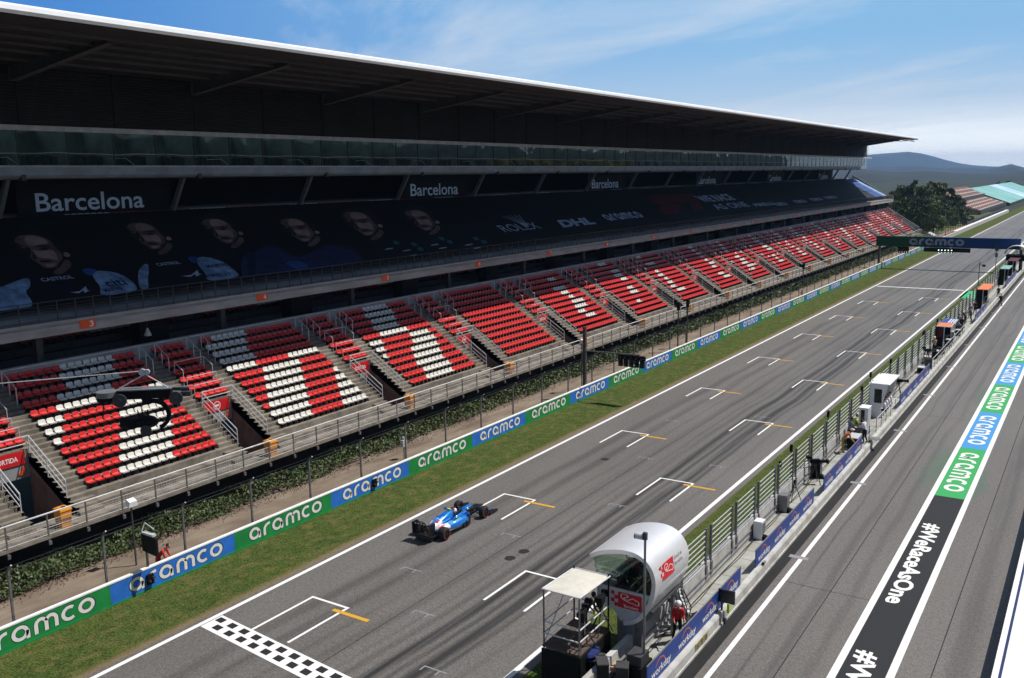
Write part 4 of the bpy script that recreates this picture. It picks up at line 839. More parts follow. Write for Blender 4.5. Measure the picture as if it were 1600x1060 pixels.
def body_mesh(nm):
    if nm in _pc: return _pc[nm]
    J = pose(nm); names = list(J); idx = {k: i for i, k in enumerate(names)}; vs = [J[k] for k in names]; ed = [(idx[a], idx[b]) for a, b in BONES]
    rad = [RAD[k.rstrip('LR') if k.rstrip('LR') in RAD else k] for k in names]; lab = {}
    for s_, g in (('L', -1), ('R', 1)):
        pa = J['pa'+s_]; d = (pa-J['wr'+s_]).normalized(); side = Vector((0, 1, 0)).cross(d); side = (Vector((0, 1, 0))-d*d.y); side.normalize(); inn = d.cross(side)*(-g)
        for i, ln in enumerate((.070, .080, .074, .058)):
            a = pa+side*(0.027-0.018*i)+d*0.035; b = a+d*ln*0.5+inn*0.008; c = b+d*ln*0.4+inn*0.025; o = len(vs); vs += [a, b, c]; rad += [(.010, .010), (.0095, .0095), (.008, .008)]; ed += [(idx['pa'+s_], o), (o, o+1), (o+1, o+2)]
        a = pa-d*0.03+side*0.045; b = a+d*0.035+side*0.02; o = len(vs); vs += [a, b]; rad += [(.012, .012), (.010, .010)]; ed += [(idx['pa'+s_], o), (o, o+1)]
    me = bpy.data.meshes.new('figure'); bm = bmesh.new(); sk = bm.verts.layers.skin.verify(); bv = [bm.verts.new(v) for v in vs]
    for a, b in ed: bm.edges.new((bv[a], bv[b]))
    for i, v in enumerate(bv): v[sk].radius = rad[i]; v[sk].use_root = (i == idx['pelvis'])
    bm.to_mesh(me); bm.free(); o = bpy.data.objects.new('figure', me); col.objects.link(o); o.modifiers.new('Skin', 'SKIN').use_smooth_shade = True
    sb = o.modifiers.new('Sub', 'SUBSURF'); sb.levels = 1; sb.render_levels = 1
    dg = bpy.context.evaluated_depsgraph_get(); dg.update(); em = bpy.data.meshes.new_from_object(o.evaluated_get(dg)); bpy.data.objects.remove(o)
    b = MB(); b.v = [tuple(v.co) for v in em.vertices]; b.f = [tuple(p.vertices) for p in em.polygons]
    def segd(p, a, c): t = max(0, min(1, (p-a).dot(c-a)/max(1e-9, (c-a).length_squared))); return (p-(a+(c-a)*t)).length
    for p in em.polygons:
        c = p.center; bb = min(BONES, key=lambda q: segd(c, J[q[0]], J[q[1]])); k = bb[1]
        mi = 0 if (k == 'neck' or k[:2] == 'pa') else 3 if k[:2] == 'to' else 2 if (k[:3] == 'hip' or k[:2] in ('kn', 'an')) else 1
        if k[:2] == 'wr': mi = 4
        b.mi.append(mi)
    # head with face, on the neck
    nk = J['neck']; ax = (J['neck']-J['neckb']).normalized(); h = nk+Vector((0, .035, .105))*0.6+ax*0.06; hb = MB()
    hb.ball((0, 0, 0), .076, .096, .118, 14, 10, 0); hb.ball((0, .096, -.018), .013, .020, .024, 6, 4, 0)
    for g in (-1, 1): hb.ball((g*.03, .082, .012), .014, .010, .009, 6, 4, 5); hb.ball((g*.078, -.005, -.005), .010, .020, .032, 6, 4, 0); hb.add([(g*.016, .094, .034), (g*.046, .082, .034), (g*.046, .084, .041), (g*.016, .096, .041)], [(0, 1, 2, 3)], 5)
    hb.add([(-.026, .089, -.056), (.026, .089, -.056), (.02, .086, -.064), (-.02, .086, -.064)], [(0, 1, 2, 3)], 6)
    hb.v = [tuple(Vector(v)+h) for v in hb.v]; o_ = len(b.v); b.v += hb.v; b.f += [tuple(i+o_ for i in f) for f in hb.f]; b.mi += hb.mi
    ob = b.build('figure', [M['skin'], M['shirtk'], M['trousk'], M['shoe'], M['shirtk'], M['hair'], M['skinp']], smooth=True); me2 = ob.data; bpy.data.objects.remove(ob); _pc[nm] = (me2, h); return _pc[nm]
def hair_mb(): m = MB(); m.ball((0, -.014, .026), .082, .096, .108, 12, 8); return m
def person(label, loc, face_deg, ps, top, legs, head='hair', arm=None, group=None, scale=1.0, extra=None):
    me, h = body_mesh(ps); o = link('person', me, label=label, cat='person', group=group); o.location = loc; o.rotation_euler = (0, 0, R(face_deg)); o.scale = (scale,)*3
    for i, mm in ((1, top), (2, legs), (4, arm or top)): o.material_slots[i].link = 'OBJECT'; o.material_slots[i].material = M[mm]
    if head == 'hair': c = hair_mb().build('hair', M['hair'], o, smooth=True)
    elif head == 'helmet': c = MB().ball((0, 0, .03), .125, .145, .135, 14, 9).build('helmet', M['helmw'], o, smooth=True)
    else: c = MB().ball((0, 0, .075), .09, .10, .065, 12, 6).cyl((0, 0, .055), 'z', .15, .014, 14).build('sun_hat', M[head], o, smooth=True)
    c.location = h
    if extra: extra(o)
    return o

# ================================================================== PIT WALL
pw = thing('pit_wall', 'low pale concrete pit wall with raised paved platform between track and pit lane', 'wall', (0, 0, 0))
MB().prism([(-12.10, -0.1), (-12.12, 0.46), (-12.17, 0.54), (-12.36, 0.54), (-12.42, 0.3), (-12.42, -0.1)], YN, 300).build('lane_side_wall', M['pitconc'], pw)
MB().box(-12.13, -12.06, YN, 300, 0.0, 0.10).build('wall_foot', M['pitconc'], pw)
MB().box(-13.78, -12.43, YN, 300, -0.1, 0.30).build('platform', M['platform'], pw)
m = MB()
for k in range(0, 90): m.box(-13.74, -12.44, -12+1.1*k-0.012, -12+1.1*k+0.012, 0.298, 0.303)
m.build('paving_joint', M['dkgrey'], pw, kind='stuff')
MB().prism([(-14.12, -0.1), (-14.06, 1.30), (-13.84, 1.30), (-13.79, -0.1)], YN, 300).build('track_side_wall', M['pitconc'], pw)
MB().box(-13.80, -13.755, YN, 300, 0.78, 0.83).box(-13.80, -13.76, YN, 300, 0.50, 0.53).build('wall_rail', M['grey'], pw)
MB().tube([(-13.62, YN+0.5*i, 0.33+0.012*math.sin(i)) for i in range(300)], 0.018, 4).tube([(-13.55+0.05*math.sin(i*0.6), YN+0.5*i, 0.325) for i in range(300)], 0.014, 4).build('cable', M['dkgrey'], pw)
# railing panels standing on the wall: one built, then copied
rp_ = thing('railing_panel', 'steel railing panel on the pit wall, next to the silver tower', 'railing', (-13.86, 0, 0), 0, 'steel railing panels along the pit wall')
m = MB()
for i in range(7): m.bar((0, 0.05, 1.42+0.245*i), (0, 2.70, 1.42+0.245*i), 0.034)
m.build('rails', M['galv'], rp_)
for y in (0.0, 2.75): MB().box(-0.05, 0.05, y-0.055, y+0.055, 0.62, 2.97).box(0.05, 0.09, y-0.09, y+0.09, 0.62, 1.22).build('post', M['darkgalv'], rp_)
rp_.location = (-13.86, -9.94, 0)
for k in range(-6, 58):
    if k == -7: continue
    y = 13.65+3.37*k
    if y < 4.6 and k != -6: continue
    lab = f'steel railing panel on the pit wall, {ORD[max(1, k+3)]} from the near end'
    if k == -6: continue
    if k == -2: rp_.location = (-13.86, y, 0); rp_['label'] = lab; continue
    if y < 4.6: continue
    dup(rp_, (-13.86, y, 0), label=lab)
# blue boards on the lane side wall
bi = 0
BLAB = ['long blue board lettered workday four times, nearest the camera', 'long blue board lettered workday four times, second along the pit wall', 'blue board lettered workday three times beside the yellow marshal', 'blue board lettered workday just past the white cabin', 'blue board lettered workday beyond the striped roof stand', 'blue board lettered workday beside the green roofed stand']
for y0, y1, n_ in ((0.1, 9.95, 4), (12.05, 22.0, 4), (24.1, 33.7, 4), (46.9, 60.5, 5), (93.5, 105, 4), (132, 150, 5)):
    t = thing('advert_board', BLAB[bi], 'advert board', (-12.34, y0, 0.545), 0, 'blue boards along the pit wall'); bi += 1
    MB().box(-0.03, 0.012, 0, y1-y0, 0, 0.86).build('panel', M['navy'], t)
    MB().box(-0.034, 0.016, -0.01, y1-y0+0.01, 0.862, 0.885).build('edge_trim', M['grey'], t)
    sp = (y1-y0)/n_
    for i in range(n_):
        o = sp*i+0.34
        m = MB(); place2d(m, text2d('workday', 0.016), (0.018, o, 0.18), (0, 1, 0), (0, 0, 1), 1.75, 0.30); m.build('lettering', M['wletter'], t)
        m = MB(); v2, f2 = stroke2d(arcp(o+0.78, 0.42, 0.42, 0.29, 15, 165, 14), 0.06); m.add([(0.018, a, b) for a, b in v2], f2); m.build('arc_emblem', M['orangearc'], t)
for i, y in enumerate((4.3, 4.75, 5.2)):
    m = MB().box(-12.108, -12.095, y-0.19, y+0.19, 0.17, 0.47); m.build('number_patch', pr('ochre patch %d' % i, (0.40, 0.35, 0.17), 0.8, var=0.3, scale=5), pw)
    m = MB(); place2d(m, text2d('8', 0.01), (-12.09, y-0.10, 0.20), (0, 1, 0), (0, 0, 1), 0.2, 0.24); m.build('number', M['outline'], pw)
t = thing('lane_monitor', 'black monitor on a bracket hanging over the pit lane side wall', 'monitor', (-12.0, 7.2, 0))
MB().box(-0.35, 0.35, 0.0, 0.09, 0.92, 1.48).build('screen_case', M['blackgl'], t); MB().bar((-0.2, 0.05, 0.25), (-0.2, 0.05, 1.0), 0.07).box(-0.28, 0.0, -0.05, 0.12, 0.0, 0.2).build('bracket', M['dkgrey'], t)
MB().box(0.0, 0.10, 0.1, 0.3, 0.45, 0.85).build('lime_tag', M['hiviz'], t)
t = thing('wall_lamp', 'small grey lamp clamped on the pit wall top between two blue boards', 'lamp', (-12.15, 12.6, 0.54)); MB().cyl((0, 0.1, 0.06), 'y', 0.07, 0.26, 10).build('lamp_body', M['grey'], t); MB().cyl((0, -0.04, 0.06), 'y', 0.075, 0.03, 10).build('lens', M['blackgl'], t)

# race control tower with the curved silver shell
tw = thing('control_tower', 'silver control cabin with curved roof and red circuit logo beside the pit wall', 'tower', (0, 0, 0))
sh = [(-15.58, 4.28), (-15.1, 4.53), (-14.53, 4.69), (-14.05, 4.75), (-13.62, 4.72), (-13.25, 4.55), (-12.98, 4.25), (-12.85, 3.92), (-12.82, 3.60), (-12.88, 3.15), (-13.05, 2.62), (-13.36, 2.14), (-13.72, 1.86), (-14.1, 1.74)]
def smooth_open(p, it=2):
    for _ in range(it):
        o = [p[0]]
        for a, b in zip(p[:-1], p[1:]): o += [(0.75*a[0]+0.25*b[0], 0.75*a[1]+0.25*b[1]), (0.25*a[0]+0.75*b[0], 0.25*a[1]+0.75*b[1])]
        p = o+[p[-1]]
    return p
sh = smooth_open(sh)
def inset(p, d):
    o = []
    for i in range(len(p)):
        a = Vector(p[max(0, i-1)]); b = Vector(p[min(len(p)-1, i+1)]); t_ = (b-a).normalized(); o.append((p[i][0]-t_.y*-d*-1, p[i][1]-t_.x*d))
    return o
def ins(p, d):
    o = []
    for i in range(len(p)):
        a = Vector(p[max(0, i-1)]); b = Vector(p[min(len(p)-1, i+1)]); t_ = (b-a).normalized(); n_ = Vector((t_.y, -t_.x)); o.append((p[i][0]+n_.x*d, p[i][1]+n_.y*d))
    return o
shi = ins(sh, 0.16)
MB().sheet(sh, 1.85, 5.05).sheet(shi, 1.85, 5.05).loft([[(x, 1.85, z) for x, z in sh], [(x, 1.85, z) for x, z in shi]], caps=False, closed=False).loft([[(x, 5.05, z) for x, z in sh], [(x, 5.05, z) for x, z in shi]], caps=False, closed=False).build('shell', M['silver'], tw, smooth=True)
m = MB(); fr = [(x, z) for x, z in shi if z < 3.12 and x > -14.2]; m.prism([(-15.25, 3.08), (-15.25, 2.42)]+[(-14.6, 2.2), (-14.3, 1.8)]+fr[::-1]+[(-13.02, 3.08)], 2.0, 2.08).build('front_panel', M['lightgrey'], tw)
MB().prism([(-15.25, 3.08), (-15.25, 2.42), (-14.3, 1.8), (-13.2, 2.3), (-13.02, 3.08)], 4.9, 4.98).build('rear_panel', M['lightgrey'], tw)
MB().box(-15.3, -13.05, 2.1, 4.9, 2.36, 2.44).build('floor', M['dkgrey'], tw); MB().box(-15.32, -15.22, 2.0, 5.0, 2.4, 3.08).build('side_panel', M['lightgrey'], tw)
wg = [(x, z) for x, z in shi if z > 3.1]
MB().add([(x, 2.03, z) for x, z in wg]+[(-15.25, 2.03, 3.1)], [tuple(range(len(wg)+1))]).build('front_window', M['glass'], tw)
MB().add([(-15.28, 2.03, 3.1), (-15.28, 4.95, 3.1), (-15.5, 4.95, 4.2), (-15.5, 2.03, 4.2)], [(0, 1, 2, 3)]).build('side_window', M['glass'], tw)
MB().add([(x, 4.95, z) for x, z in wg]+[(-15.25, 4.95, 3.1)], [tuple(range(len(wg)+1))]).build('rear_wall', M['black'], tw)
MB().bar((-14.9, 2.4, 3.2), (-13.7, 3.6, 4.2), 0.09).build('brace', M['lightgrey'], tw); MB().box(-14.6, -13.3, 3.0, 3.6, 3.1, 3.2).box(-14.0, -13.5, 2.9, 3.0, 3.2, 3.75).build('desk', M['dkgrey'], tw)
m = MB(); place2d(m, text2d('0', 0.02), (-13.42, 2.88, 3.5), (1, 0, 0), (0, 0, 1), 0.18, 0.28); m.build('window_number', M['faint'], tw)
CIRC = [(0.03, 0.74), (0.07, 0.93), (0.20, 0.99), (0.36, 0.93), (0.42, 0.80), (0.36, 0.68), (0.24, 0.66), (0.18, 0.55), (0.24, 0.45), (0.40, 0.42), (0.60, 0.66), (0.70, 0.72), (0.78, 0.60), (0.97, 0.52), (0.99, 0.30), (0.95, 0.12), (0.84, 0.10), (0.72, 0.20), (0.55, 0.22), (0.34, 0.30), (0.16, 0.40), (0.06, 0.56)]
def chaik(p, it=1):
    for _ in range(it):
        o = []
        for i in range(len(p)): a, b = p[i], p[(i+1) % len(p)]; o += [(0.78*a[0]+0.22*b[0], 0.78*a[1]+0.22*b[1]), (0.22*a[0]+0.78*b[0], 0.22*a[1]+0.78*b[1])]
        p = o
    return p
def logo(o, u, v, wd, ht, parent, text=True):
    o = Vector(o); u = Vector(u); v = Vector(v); nrm = u.cross(v); m = MB(); m.add([o, o+u*wd, o+u*wd+v*ht, o+v*ht], [(0, 1, 2, 3)])
    c = ht/4.2
    for i in range(4):
        for j in range(2):
            if (i+j) % 2 == 0: p = o-u*c*(j+1)+v*(c*i+0.02); m.add([p, p+u*c, p+u*c+v*c, p+v*c], [(0, 1, 2, 3)])
    m.build('logo_plate', M['logored'], parent)
    m = MB(); v2, f2 = stroke2d(chaik(CIRC), 0.055, True); b0 = 0.30 if text else 0.12; hh = 0.64 if text else 0.76
    m.add([o+nrm*0.006+u*(wd*(0.10+0.80*a))+v*(ht*(b0+hh*b)) for a, b in v2], f2); m.build('circuit_outline', M['wletter'], parent)
    if text: m = MB(); place2d(m, text2d("'Barcelona", 0.015), o+nrm*0.006+u*wd*0.24+v*ht*0.09, u, v, wd*0.62, ht*0.17); m.build('logo_lettering', M['wletter'], parent)
logo((-14.42, 1.99, 2.36), (1, 0, 0), (0, 0, 1), 0.98, 0.62, tw)
vv = Vector((-0.10, 0, 0.62)).normalized(); logo((-12.803, 2.62, 3.58), (0, 1, 0), vv, 0.95, 0.60, tw, False)
m = MB(); place2d(m, text2d('Circuit de', 0.0), Vector((-12.862, 3.64, 3.98)), (0, 1, 0), vv, 0.75, 0.15); place2d(m, text2d('Barcelona', 0.0), Vector((-12.83, 3.64, 3.76)), (0, 1, 0), vv, 0.75, 0.15); m.build('shell_lettering', M['outline'], tw)
MB().add([(-12.80, 2.3, 3.32), (-12.80, 4.9, 3.32), (-12.82, 4.9, 3.14), (-12.86, 2.3, 3.10)], [(0, 1, 2, 3)]).build('shell_white_strip', M['whitep'], tw)  # plain white strip set on the curved shell
MB().box(-14.5, -13.75, 2.1, 3.0, 0.3, 2.2).build('base_column', M['grey'], tw); MB().box(-13.75, -13.5, 2.15, 2.35, 0.3, 2.0).build('base_post', M['darkgalv'], tw)
for a, b in (((-13.4, 4.8, 2.3), (-13.05, 5.9, 0.3)), ((-14.2, 4.9, 2.2), (-13.9, 6.4, 0.3)), ((-13.3, 4.6, 2.4), (-13.3, 4.7, 0.3)), ((-13.9, 4.9, 1.9), (-13.0, 5.9, 0.35))): MB().bar(a, b, 0.14, 0.16).build('strut', M['grey'], tw)
m = MB()
for i in range(7): m.box(-13.75, -13.25, 4.95+0.22*i, 5.15+0.22*i, 2.1-0.26*i, 2.14-0.26*i)
m.build('access_steps', M['galv'], tw)
t = thing('mast_camera', 'slim grey mast with a small camera in front of the silver tower', 'camera mast', (-12.95, 1.15, 0.3)); MB().tube([(0, 0, 0), (0, 0, 5.6)], 0.045, 8).build('mast', M['grey'], t); MB().cyl((-0.22, 0, 5.45), 'x', 0.12, 0.28, 12).build('camera_housing', M['lightgrey'], t); MB().cyl((-0.38, 0, 5.42), 'x', 0.10, 0.05, 12).build('lens', M['blackgl'], t); MB().box(-0.08, 0.07, -0.06, 0.06, 5.35, 5.62).build('bracket', M['dkgrey'], t)
# camera scaffold with canopy
sc = thing('camera_scaffold', 'black camera scaffold with a cream canopy in front of the silver tower', 'scaffold', (-15.1, 0, 0))
rr = random.Random(8); gr_ = []
for i in range(9): gr_.append([(-0.75+1.45*i/8, -1.12+2.3*j/8, 4.0+0.10*math.sin(math.pi*i/8)*math.sin(math.pi*j/8)-0.10*(j/8)) for j in range(9)])
MB().loft(gr_, caps=False, closed=False).build('canopy', M['cream'], sc, smooth=True)
MB().tube([(-0.78, -1.15, 4.0), (0.73, -1.15, 4.0), (0.73, 1.22, 3.9), (-0.78, 1.22, 3.9), (-0.78, -1.15, 4.0)], 0.03, 6).build('canopy_frame', M['galv'], sc)
for x, y in ((-0.75, -1.1), (0.70, -1.1), (-0.75, 1.15), (0.70, 1.15)): MB().tube([(x, y, 0.0), (x, y, 4.0)], 0.032, 6).build('scaffold_leg', M['darkgalv'] if y < 0 else M['black'], sc)
m = MB()
for z in (2.3, 2.75): m.tube([(-0.75, -1.1, z), (0.7, -1.1, z), (0.7, 1.15, z), (-0.75, 1.15, z), (-0.75, -1.1, z)], 0.026, 5)
m.tube([(-0.75, -1.1, 1.9), (-0.75, 1.15, 3.9)], 0.02, 5); m.build('guard_rail', M['galv'], sc)
MB().box(-0.8, 0.74, -1.15, 1.2, 1.78, 1.84).build('deck', pr('weathered boards', (0.10, 0.07, 0.055), 0.85, var=0.4, scale=3), sc); MB().box(-0.80, 0.74, -1.20, -1.16, 0.05, 1.75).box(0.745, 0.78, -1.16, 1.2, 0.05, 1.75).build('skirt', M['black'], sc)
def tv_camera(label, loc, rz, h=1.15, group=None):
    t = thing('television_camera', label, 'camera', loc, R(rz), group)
    MB().box(-0.11, 0.11, -0.34, 0.22, h, h+0.25).build('camera_body', M['black'], t); MB().cyl((0, 0.42, h+0.12), 'y', 0.10, 0.42, 12).box(-0.14, 0.14, 0.60, 0.72, h+0.0, h+0.24).build('lens', M['blackgl'], t)
    MB().loft([[(-0.14, -0.55, h+0.28), (0.14, -0.55, h+0.28), (0.14, -0.55, h+0.46), (-0.14, -0.55, h+0.46)], [(-0.09, -0.25, h+0.30), (0.09, -0.25, h+0.30), (0.09, -0.25, h+0.42), (-0.09, -0.25, h+0.42)]]).build('viewfinder', M['black'], t)
    MB().cyl((0, -0.02, h-0.10), 'z', 0.10, 0.2, 10).bar((0.1, -0.1, h-0.08), (0.18, -0.7, h-0.25), 0.03).build('pan_head', M['dkgrey'], t)
    for i in range(3): a = 2.09*i+0.5; MB().bar((0, 0, h-0.18), (0.45*math.cos(a), 0.45*math.sin(a), 0.01), 0.04).build('tripod_leg', M['dkgrey'], t)
    return t
tv_camera('black television camera on the scaffold deck under the cream canopy edge', (-14.62, -0.45, 1.84), 20, 1.05, 'scaffold television cameras'); c2_ = tv_camera('black television camera on the scaffold closest to the silver tower', (-14.5, 0.75, 1.84), 15, 1.15, 'scaffold television cameras')
MB().ball((-0.12, -0.5, 0.98), 0.07, mi=0).build('lime_knob', M['hiviz'], c2_)
m = MB().ball((0, 0, 0.14), 0.24, 0.44, 0.15, 10, 6).tube([(0, -0.2, 0.27), (0, -0.05, 0.42), (0, 0.1, 0.42), (0, 0.2, 0.27)], 0.02, 5); m.build('kit_bag', pr('dark blue cloth', (0.012, 0.025, 0.13), 0.9, var=0.4, scale=6, bump=0.5), label='blue kit bag hanging beside the scaffold deck', cat='bag').location = (-14.30, -0.3, 1.45)
for i in range(3): MB().tube([(-13.2+0.12*i, 4.9, 2.2), (-13.1+0.1*i, 5.2+0.2*i, 1.2), (-13.2, 5.6+0.25*i, 0.36), (-13.0-0.1*i, 6.4+0.3*i, 0.33)], 0.016, 4).build('cable', M['black'], tw)
for i in range(6):
    a = i*1.05; MB().tube([(-13.1+0.28*math.cos(a+t_*0.8)+0.06*t_, 6.6+0.28*math.sin(a+t_*0.9), 0.33+0.03*t_) for t_ in range(7)], 0.012, 4).build('cable', M['black'], tw)
for i in range(5): MB().box(-15.28+0.0, -15.24, 2.1+0.55*i, 2.6+0.55*i, 2.5, 2.9).build('inner_panel', M['dkgrey'], tw)
for i in range(4): MB().box(-14.5+0.30*i, -14.26+0.30*i, 3.1, 3.16, 3.22, 3.5).build('monitor', M['blackgl'], tw)
for i, (x, y, zz, w_, d_, h_, mt) in enumerate(((-14.9, -0.9, 0.02, .5, .5, .9, 'black'), (-14.2, -0.2, 0.3, .5, .7, 1.1, 'black'), (-13.4, 0.3, 0.3, .45, .5, .8, 'dkgrey'), (-13.75, -0.6, 0.3, .4, .6, 1.3, 'black'), (-13.0, -0.4, 0.3, .5, .4, .5, 'black'))):
    t = thing('equipment_case', f'black equipment case piled below the camera scaffold, {ORD[i+1]} from the back', 'case', (x, y, zz), 0.2*i, 'cases piled by the camera scaffold'); MB().box(-w_/2, w_/2, -d_/2, d_/2, 0, h_-0.05).build('case_body', M[mt], t); MB().box(-w_/2-.01, w_/2+.01, -d_/2-.01, d_/2+.01, h_-0.048, h_).build('case_lid', M['dkgrey'], t)
t = thing('spare_tyre', 'worn tan tyre lying at the foot of the camera scaffold', 'tyre', (-13.85, 0.45, 0.85), 0); MB().cyl((0, 0, 0), 'z', 0.30, 0.2, 18).build('tyre', M['beige'], t)
t = thing('flight_case', 'black stack of cases at the foot of the silver tower', 'case', (-13.2, 1.2, 0.3)); MB().box(-0.35, 0.35, -0.5, 0.5, 0, 0.55).build('lower_case', M['black'], t); MB().box(-0.28, 0.3, -0.4, 0.3, 0.553, 0.95).build('upper_case', M['dkgrey'], t)

# cabins and stands
cb = thing('timing_cabin', 'white timing cabin with slanted open front on the pit wall', 'cabin', (0, 43.2, 0))
pfc = [(-13.9, 0.3), (-13.9, 2.86), (-12.62, 2.86), (-13.05, 1.05), (-13.05, 0.3)]
MB().prism(pfc, 0, 0.06).prism(pfc, 3.74, 3.8).box(-13.9, -13.84, 0.06, 3.74, 0.3, 2.86).build('walls', M['whitep'], cb)
MB().box(-13.98, -12.5, -0.06, 3.86, 2.862, 2.93).build('roof', M['whitep'], cb); MB().box(-13.55, -13.02, -0.012, 0.0, 1.45, 2.5).build('side_window', M['blackgl'], cb); MB().box(-13.84, -13.05, 0.06, 3.74, 0.3, 0.9).build('desk_front', M['lightgrey'], cb); MB().box(-13.8, -13.7, 0.1, 3.7, 0.9, 2.8).build('back_panel', M['black'], cb)
for i in range(4): MB().box(-13.5, -13.45, 0.2+0.9*i, 0.9+0.9*i, 1.25, 1.7).build('screen', M['blackgl'], cb)
t = thing('rack_cabinet', 'narrow white cabinet with a louvred side beside the white cabin', 'cabinet', (-13.1, 38.0, 0.3)); MB().box(-0.3, 0.3, -0.5, 0.5, 0, 2.03).build('cabinet_body', M['whitep'], t); MB().box(-0.17, 0.08, -0.512, -0.502, 0.9, 1.9).build('door_window', M['blackgl'], t)
m = MB()
for i in range(14): m.box(0.302, 0.312, -0.42, 0.42, 0.15+0.13*i, 0.20+0.13*i)
m.build('louvres', M['grey'], t); MB().box(-0.33, 0.33, -0.53, 0.53, 2.032, 2.06).build('cap', M['whitep'], t)
def stand(name, label, y0, y1, roof, sidem, group, deco=None):
    t = thing(name, label, 'pit stand', (-13.0, y0, 0.3), 0, group); Ln = y1-y0
    MB().box(-0.72, 0.62, -0.1, Ln+0.1, 2.52, 2.60).build('roof', M[roof], t)
    MB().box(-0.70, -0.05, 0, 0.05, 0, 2.5).build('near_side_panel', M[sidem], t); MB().box(-0.70, -0.05, Ln-0.05, Ln, 0, 2.5).build('far_side_panel', M['black'], t); MB().box(-0.72, -0.66, 0.0, Ln, 0, 2.5).build('back_panel', M['black'], t)
    MB().box(-0.6, -0.1, 0.05, Ln-0.05, 0.85, 0.92).box(-0.6, -0.3, 0.05, Ln-0.05, 0, 0.85).build('desk', M['dkgrey'], t)
    for i in range(int(Ln/1.1)): MB().box(-0.5, -0.46, 0.3+1.1*i, 1.2+1.1*i, 1.1, 1.6).build('screen', M['blackgl'], t)
    for yy in (0.03, Ln-0.03): MB().tube([(0.02, yy, 0), (0.02, yy, 2.52)], 0.04, 6).tube([(0.02, yy, 2.5), (0.55, yy, 2.55)], 0.03, 5).build('frame', M['whitep'], t)
    for i in range(int(Ln/1.1)): MB().cyl((0.18, 0.75+1.1*i, 0.62), 'z', 0.17, 0.06, 10).bar((0.18, 0.75+1.1*i, 0), (0.18, 0.75+1.1*i, 0.6), 0.05).build('stool', M['dkgrey'], t)
    if deco: deco(t, Ln)
    return t
def deco_rb(t, Ln):
    MB().box(-0.70, 0.60, 0.0, 2.3, 2.602, 2.608).build('roof_red_panel', M['overorg'], t)
    MB().box(-0.70, 0.60, 2.302, Ln, 2.602, 2.608).build('roof_blue_panel', M['navy'], t)
    for i in range(3): MB().box(-0.05+0.24*i, 0.08+0.24*i, 2.5, Ln-0.15, 2.61, 2.615).build('roof_stripe', M['whitep'], t)
    MB().box(-0.6, -0.12, -0.012, -0.002, 1.45, 2.4).build('side_red_patch', M['f1red'], t)
stand('pit_stand', 'dark pit stand with a red, blue and white striped roof', 73.2, 78.6, 'whitep', 'black', 'team stands on the pit wall', deco_rb)
stand('pit_stand', 'dark pit stand with a plain orange roof', 107, 113.8, 'overorg', 'black', 'team stands on the pit wall')
M['tealroof'] = pr('pale teal roof', (0.25, 0.42, 0.40), 0.5, var=0.3, scale=1.5); M['maroon'] = pr('dark maroon panel', (0.10, 0.012, 0.018), 0.6)
stand('pit_stand', 'dark pit stand with a pale teal roof', 136.5, 142.5, 'tealroof', 'black', 'team stands on the pit wall')
stand('pit_stand', 'dark pit stand with a grey and maroon roof, farthest along', 151, 157.5, 'maroon', 'black', 'team stands on the pit wall')
t = thing('arched_canopy', 'white arched canopy at the far end of the pit wall', 'canopy', (-13.2, 158.5, 0.3)); ac = arcp(0, 3.0, 1.9, 1.7, 175, -20, 16); aci = arcp(0, 3.0, 1.75, 1.55, 175, -20, 16)
MB().sheet(ac, 0, 4).sheet(aci, 0, 4).loft([[(x, 0, z) for x, z in ac], [(x, 0, z) for x, z in aci]], caps=False, closed=False).build('shell', M['whitep'], t, smooth=True); MB().box(-1.6, 1.4, 0.6, 3.8, 1.9, 2.9).build('cabin', M['black'], t)
for x in (-1.2, 1.0): MB().bar((x, 1.0, 0), (x, 1.0, 1.95), 0.15).build('leg', M['grey'], t)

# equipment along the platform
def mast(px, py, label, z0=0.9, x=-13.92):
    p = at(px, py, x=x); t = thing('aerial_mast', label, 'aerial', (x, p.y, 0.3), 0, 'aerial masts by the pit wall railing'); h = p.z-0.3
    MB().tube([(0, 0, 0), (0, 0, h)], 0.03, 6).build('mast', M['dkgrey'], t); MB().box(-0.07, 0.07, -0.09, 0.09, h-0.28, h).cyl((0.0, 0.0, h+0.05), 'z', 0.09, 0.12, 8).build('aerial_head', M['black'], t)
for i, (px, py) in enumerate(((1219, 724), (1236.6, 698), (1294.4, 645), (1346.6, 606), (1360.6, 584), (1392, 563), (1465, 500), (1444, 518))): mast(px, py, f'thin dark aerial mast by the pit wall railing, {ORD[i+1]} along')
def boxunit(label, x, y, wm_, rz=0):
    t = thing('equipment_cabinet', label, 'equipment', (x, y, 0.3), R(rz)); MB().box(-0.22, 0.22, -0.28, 0.28, 0.02, 0.95).build('case', M[wm_], t); MB().box(0.222, 0.235, -0.22, 0.22, 0.3, 0.85).build('panel', M['grey'], t); MB().cyl((0.28, -0.1, 0.12), 'x', 0.16, 0.16, 12).build('cable_reel', M['black'], t); MB().box(0.1, 0.55, -0.2, 0.25, 0.0, 0.12).build('tray', M['black'], t)
boxunit('white equipment cabinet on the platform against the pit wall', -13.5, 16.2, 'whitep'); boxunit('grey equipment cabinet on the platform beside the thin tripod', -13.55, 20.6, 'grey'); boxunit('black equipment cabinet stacked by the railing before the yellow marshal', -13.5, 27.2, 'black')
tv_camera('black television camera on the platform near the yellow marshal', (-13.3, 26.0, 0.3), -60, 1.25); tv_camera('black camera on the platform just past the white cabin', (-13.2, 51.0, 0.3), -70, 1.2); tv_camera('black camera on the platform before the striped roof stand', (-13.3, 66.0, 0.3), -60, 1.2)
t = thing('tripod', 'empty thin dark tripod on the platform near the grey cabinet', 'tripod', (-13.3, 21.6, 0.3))
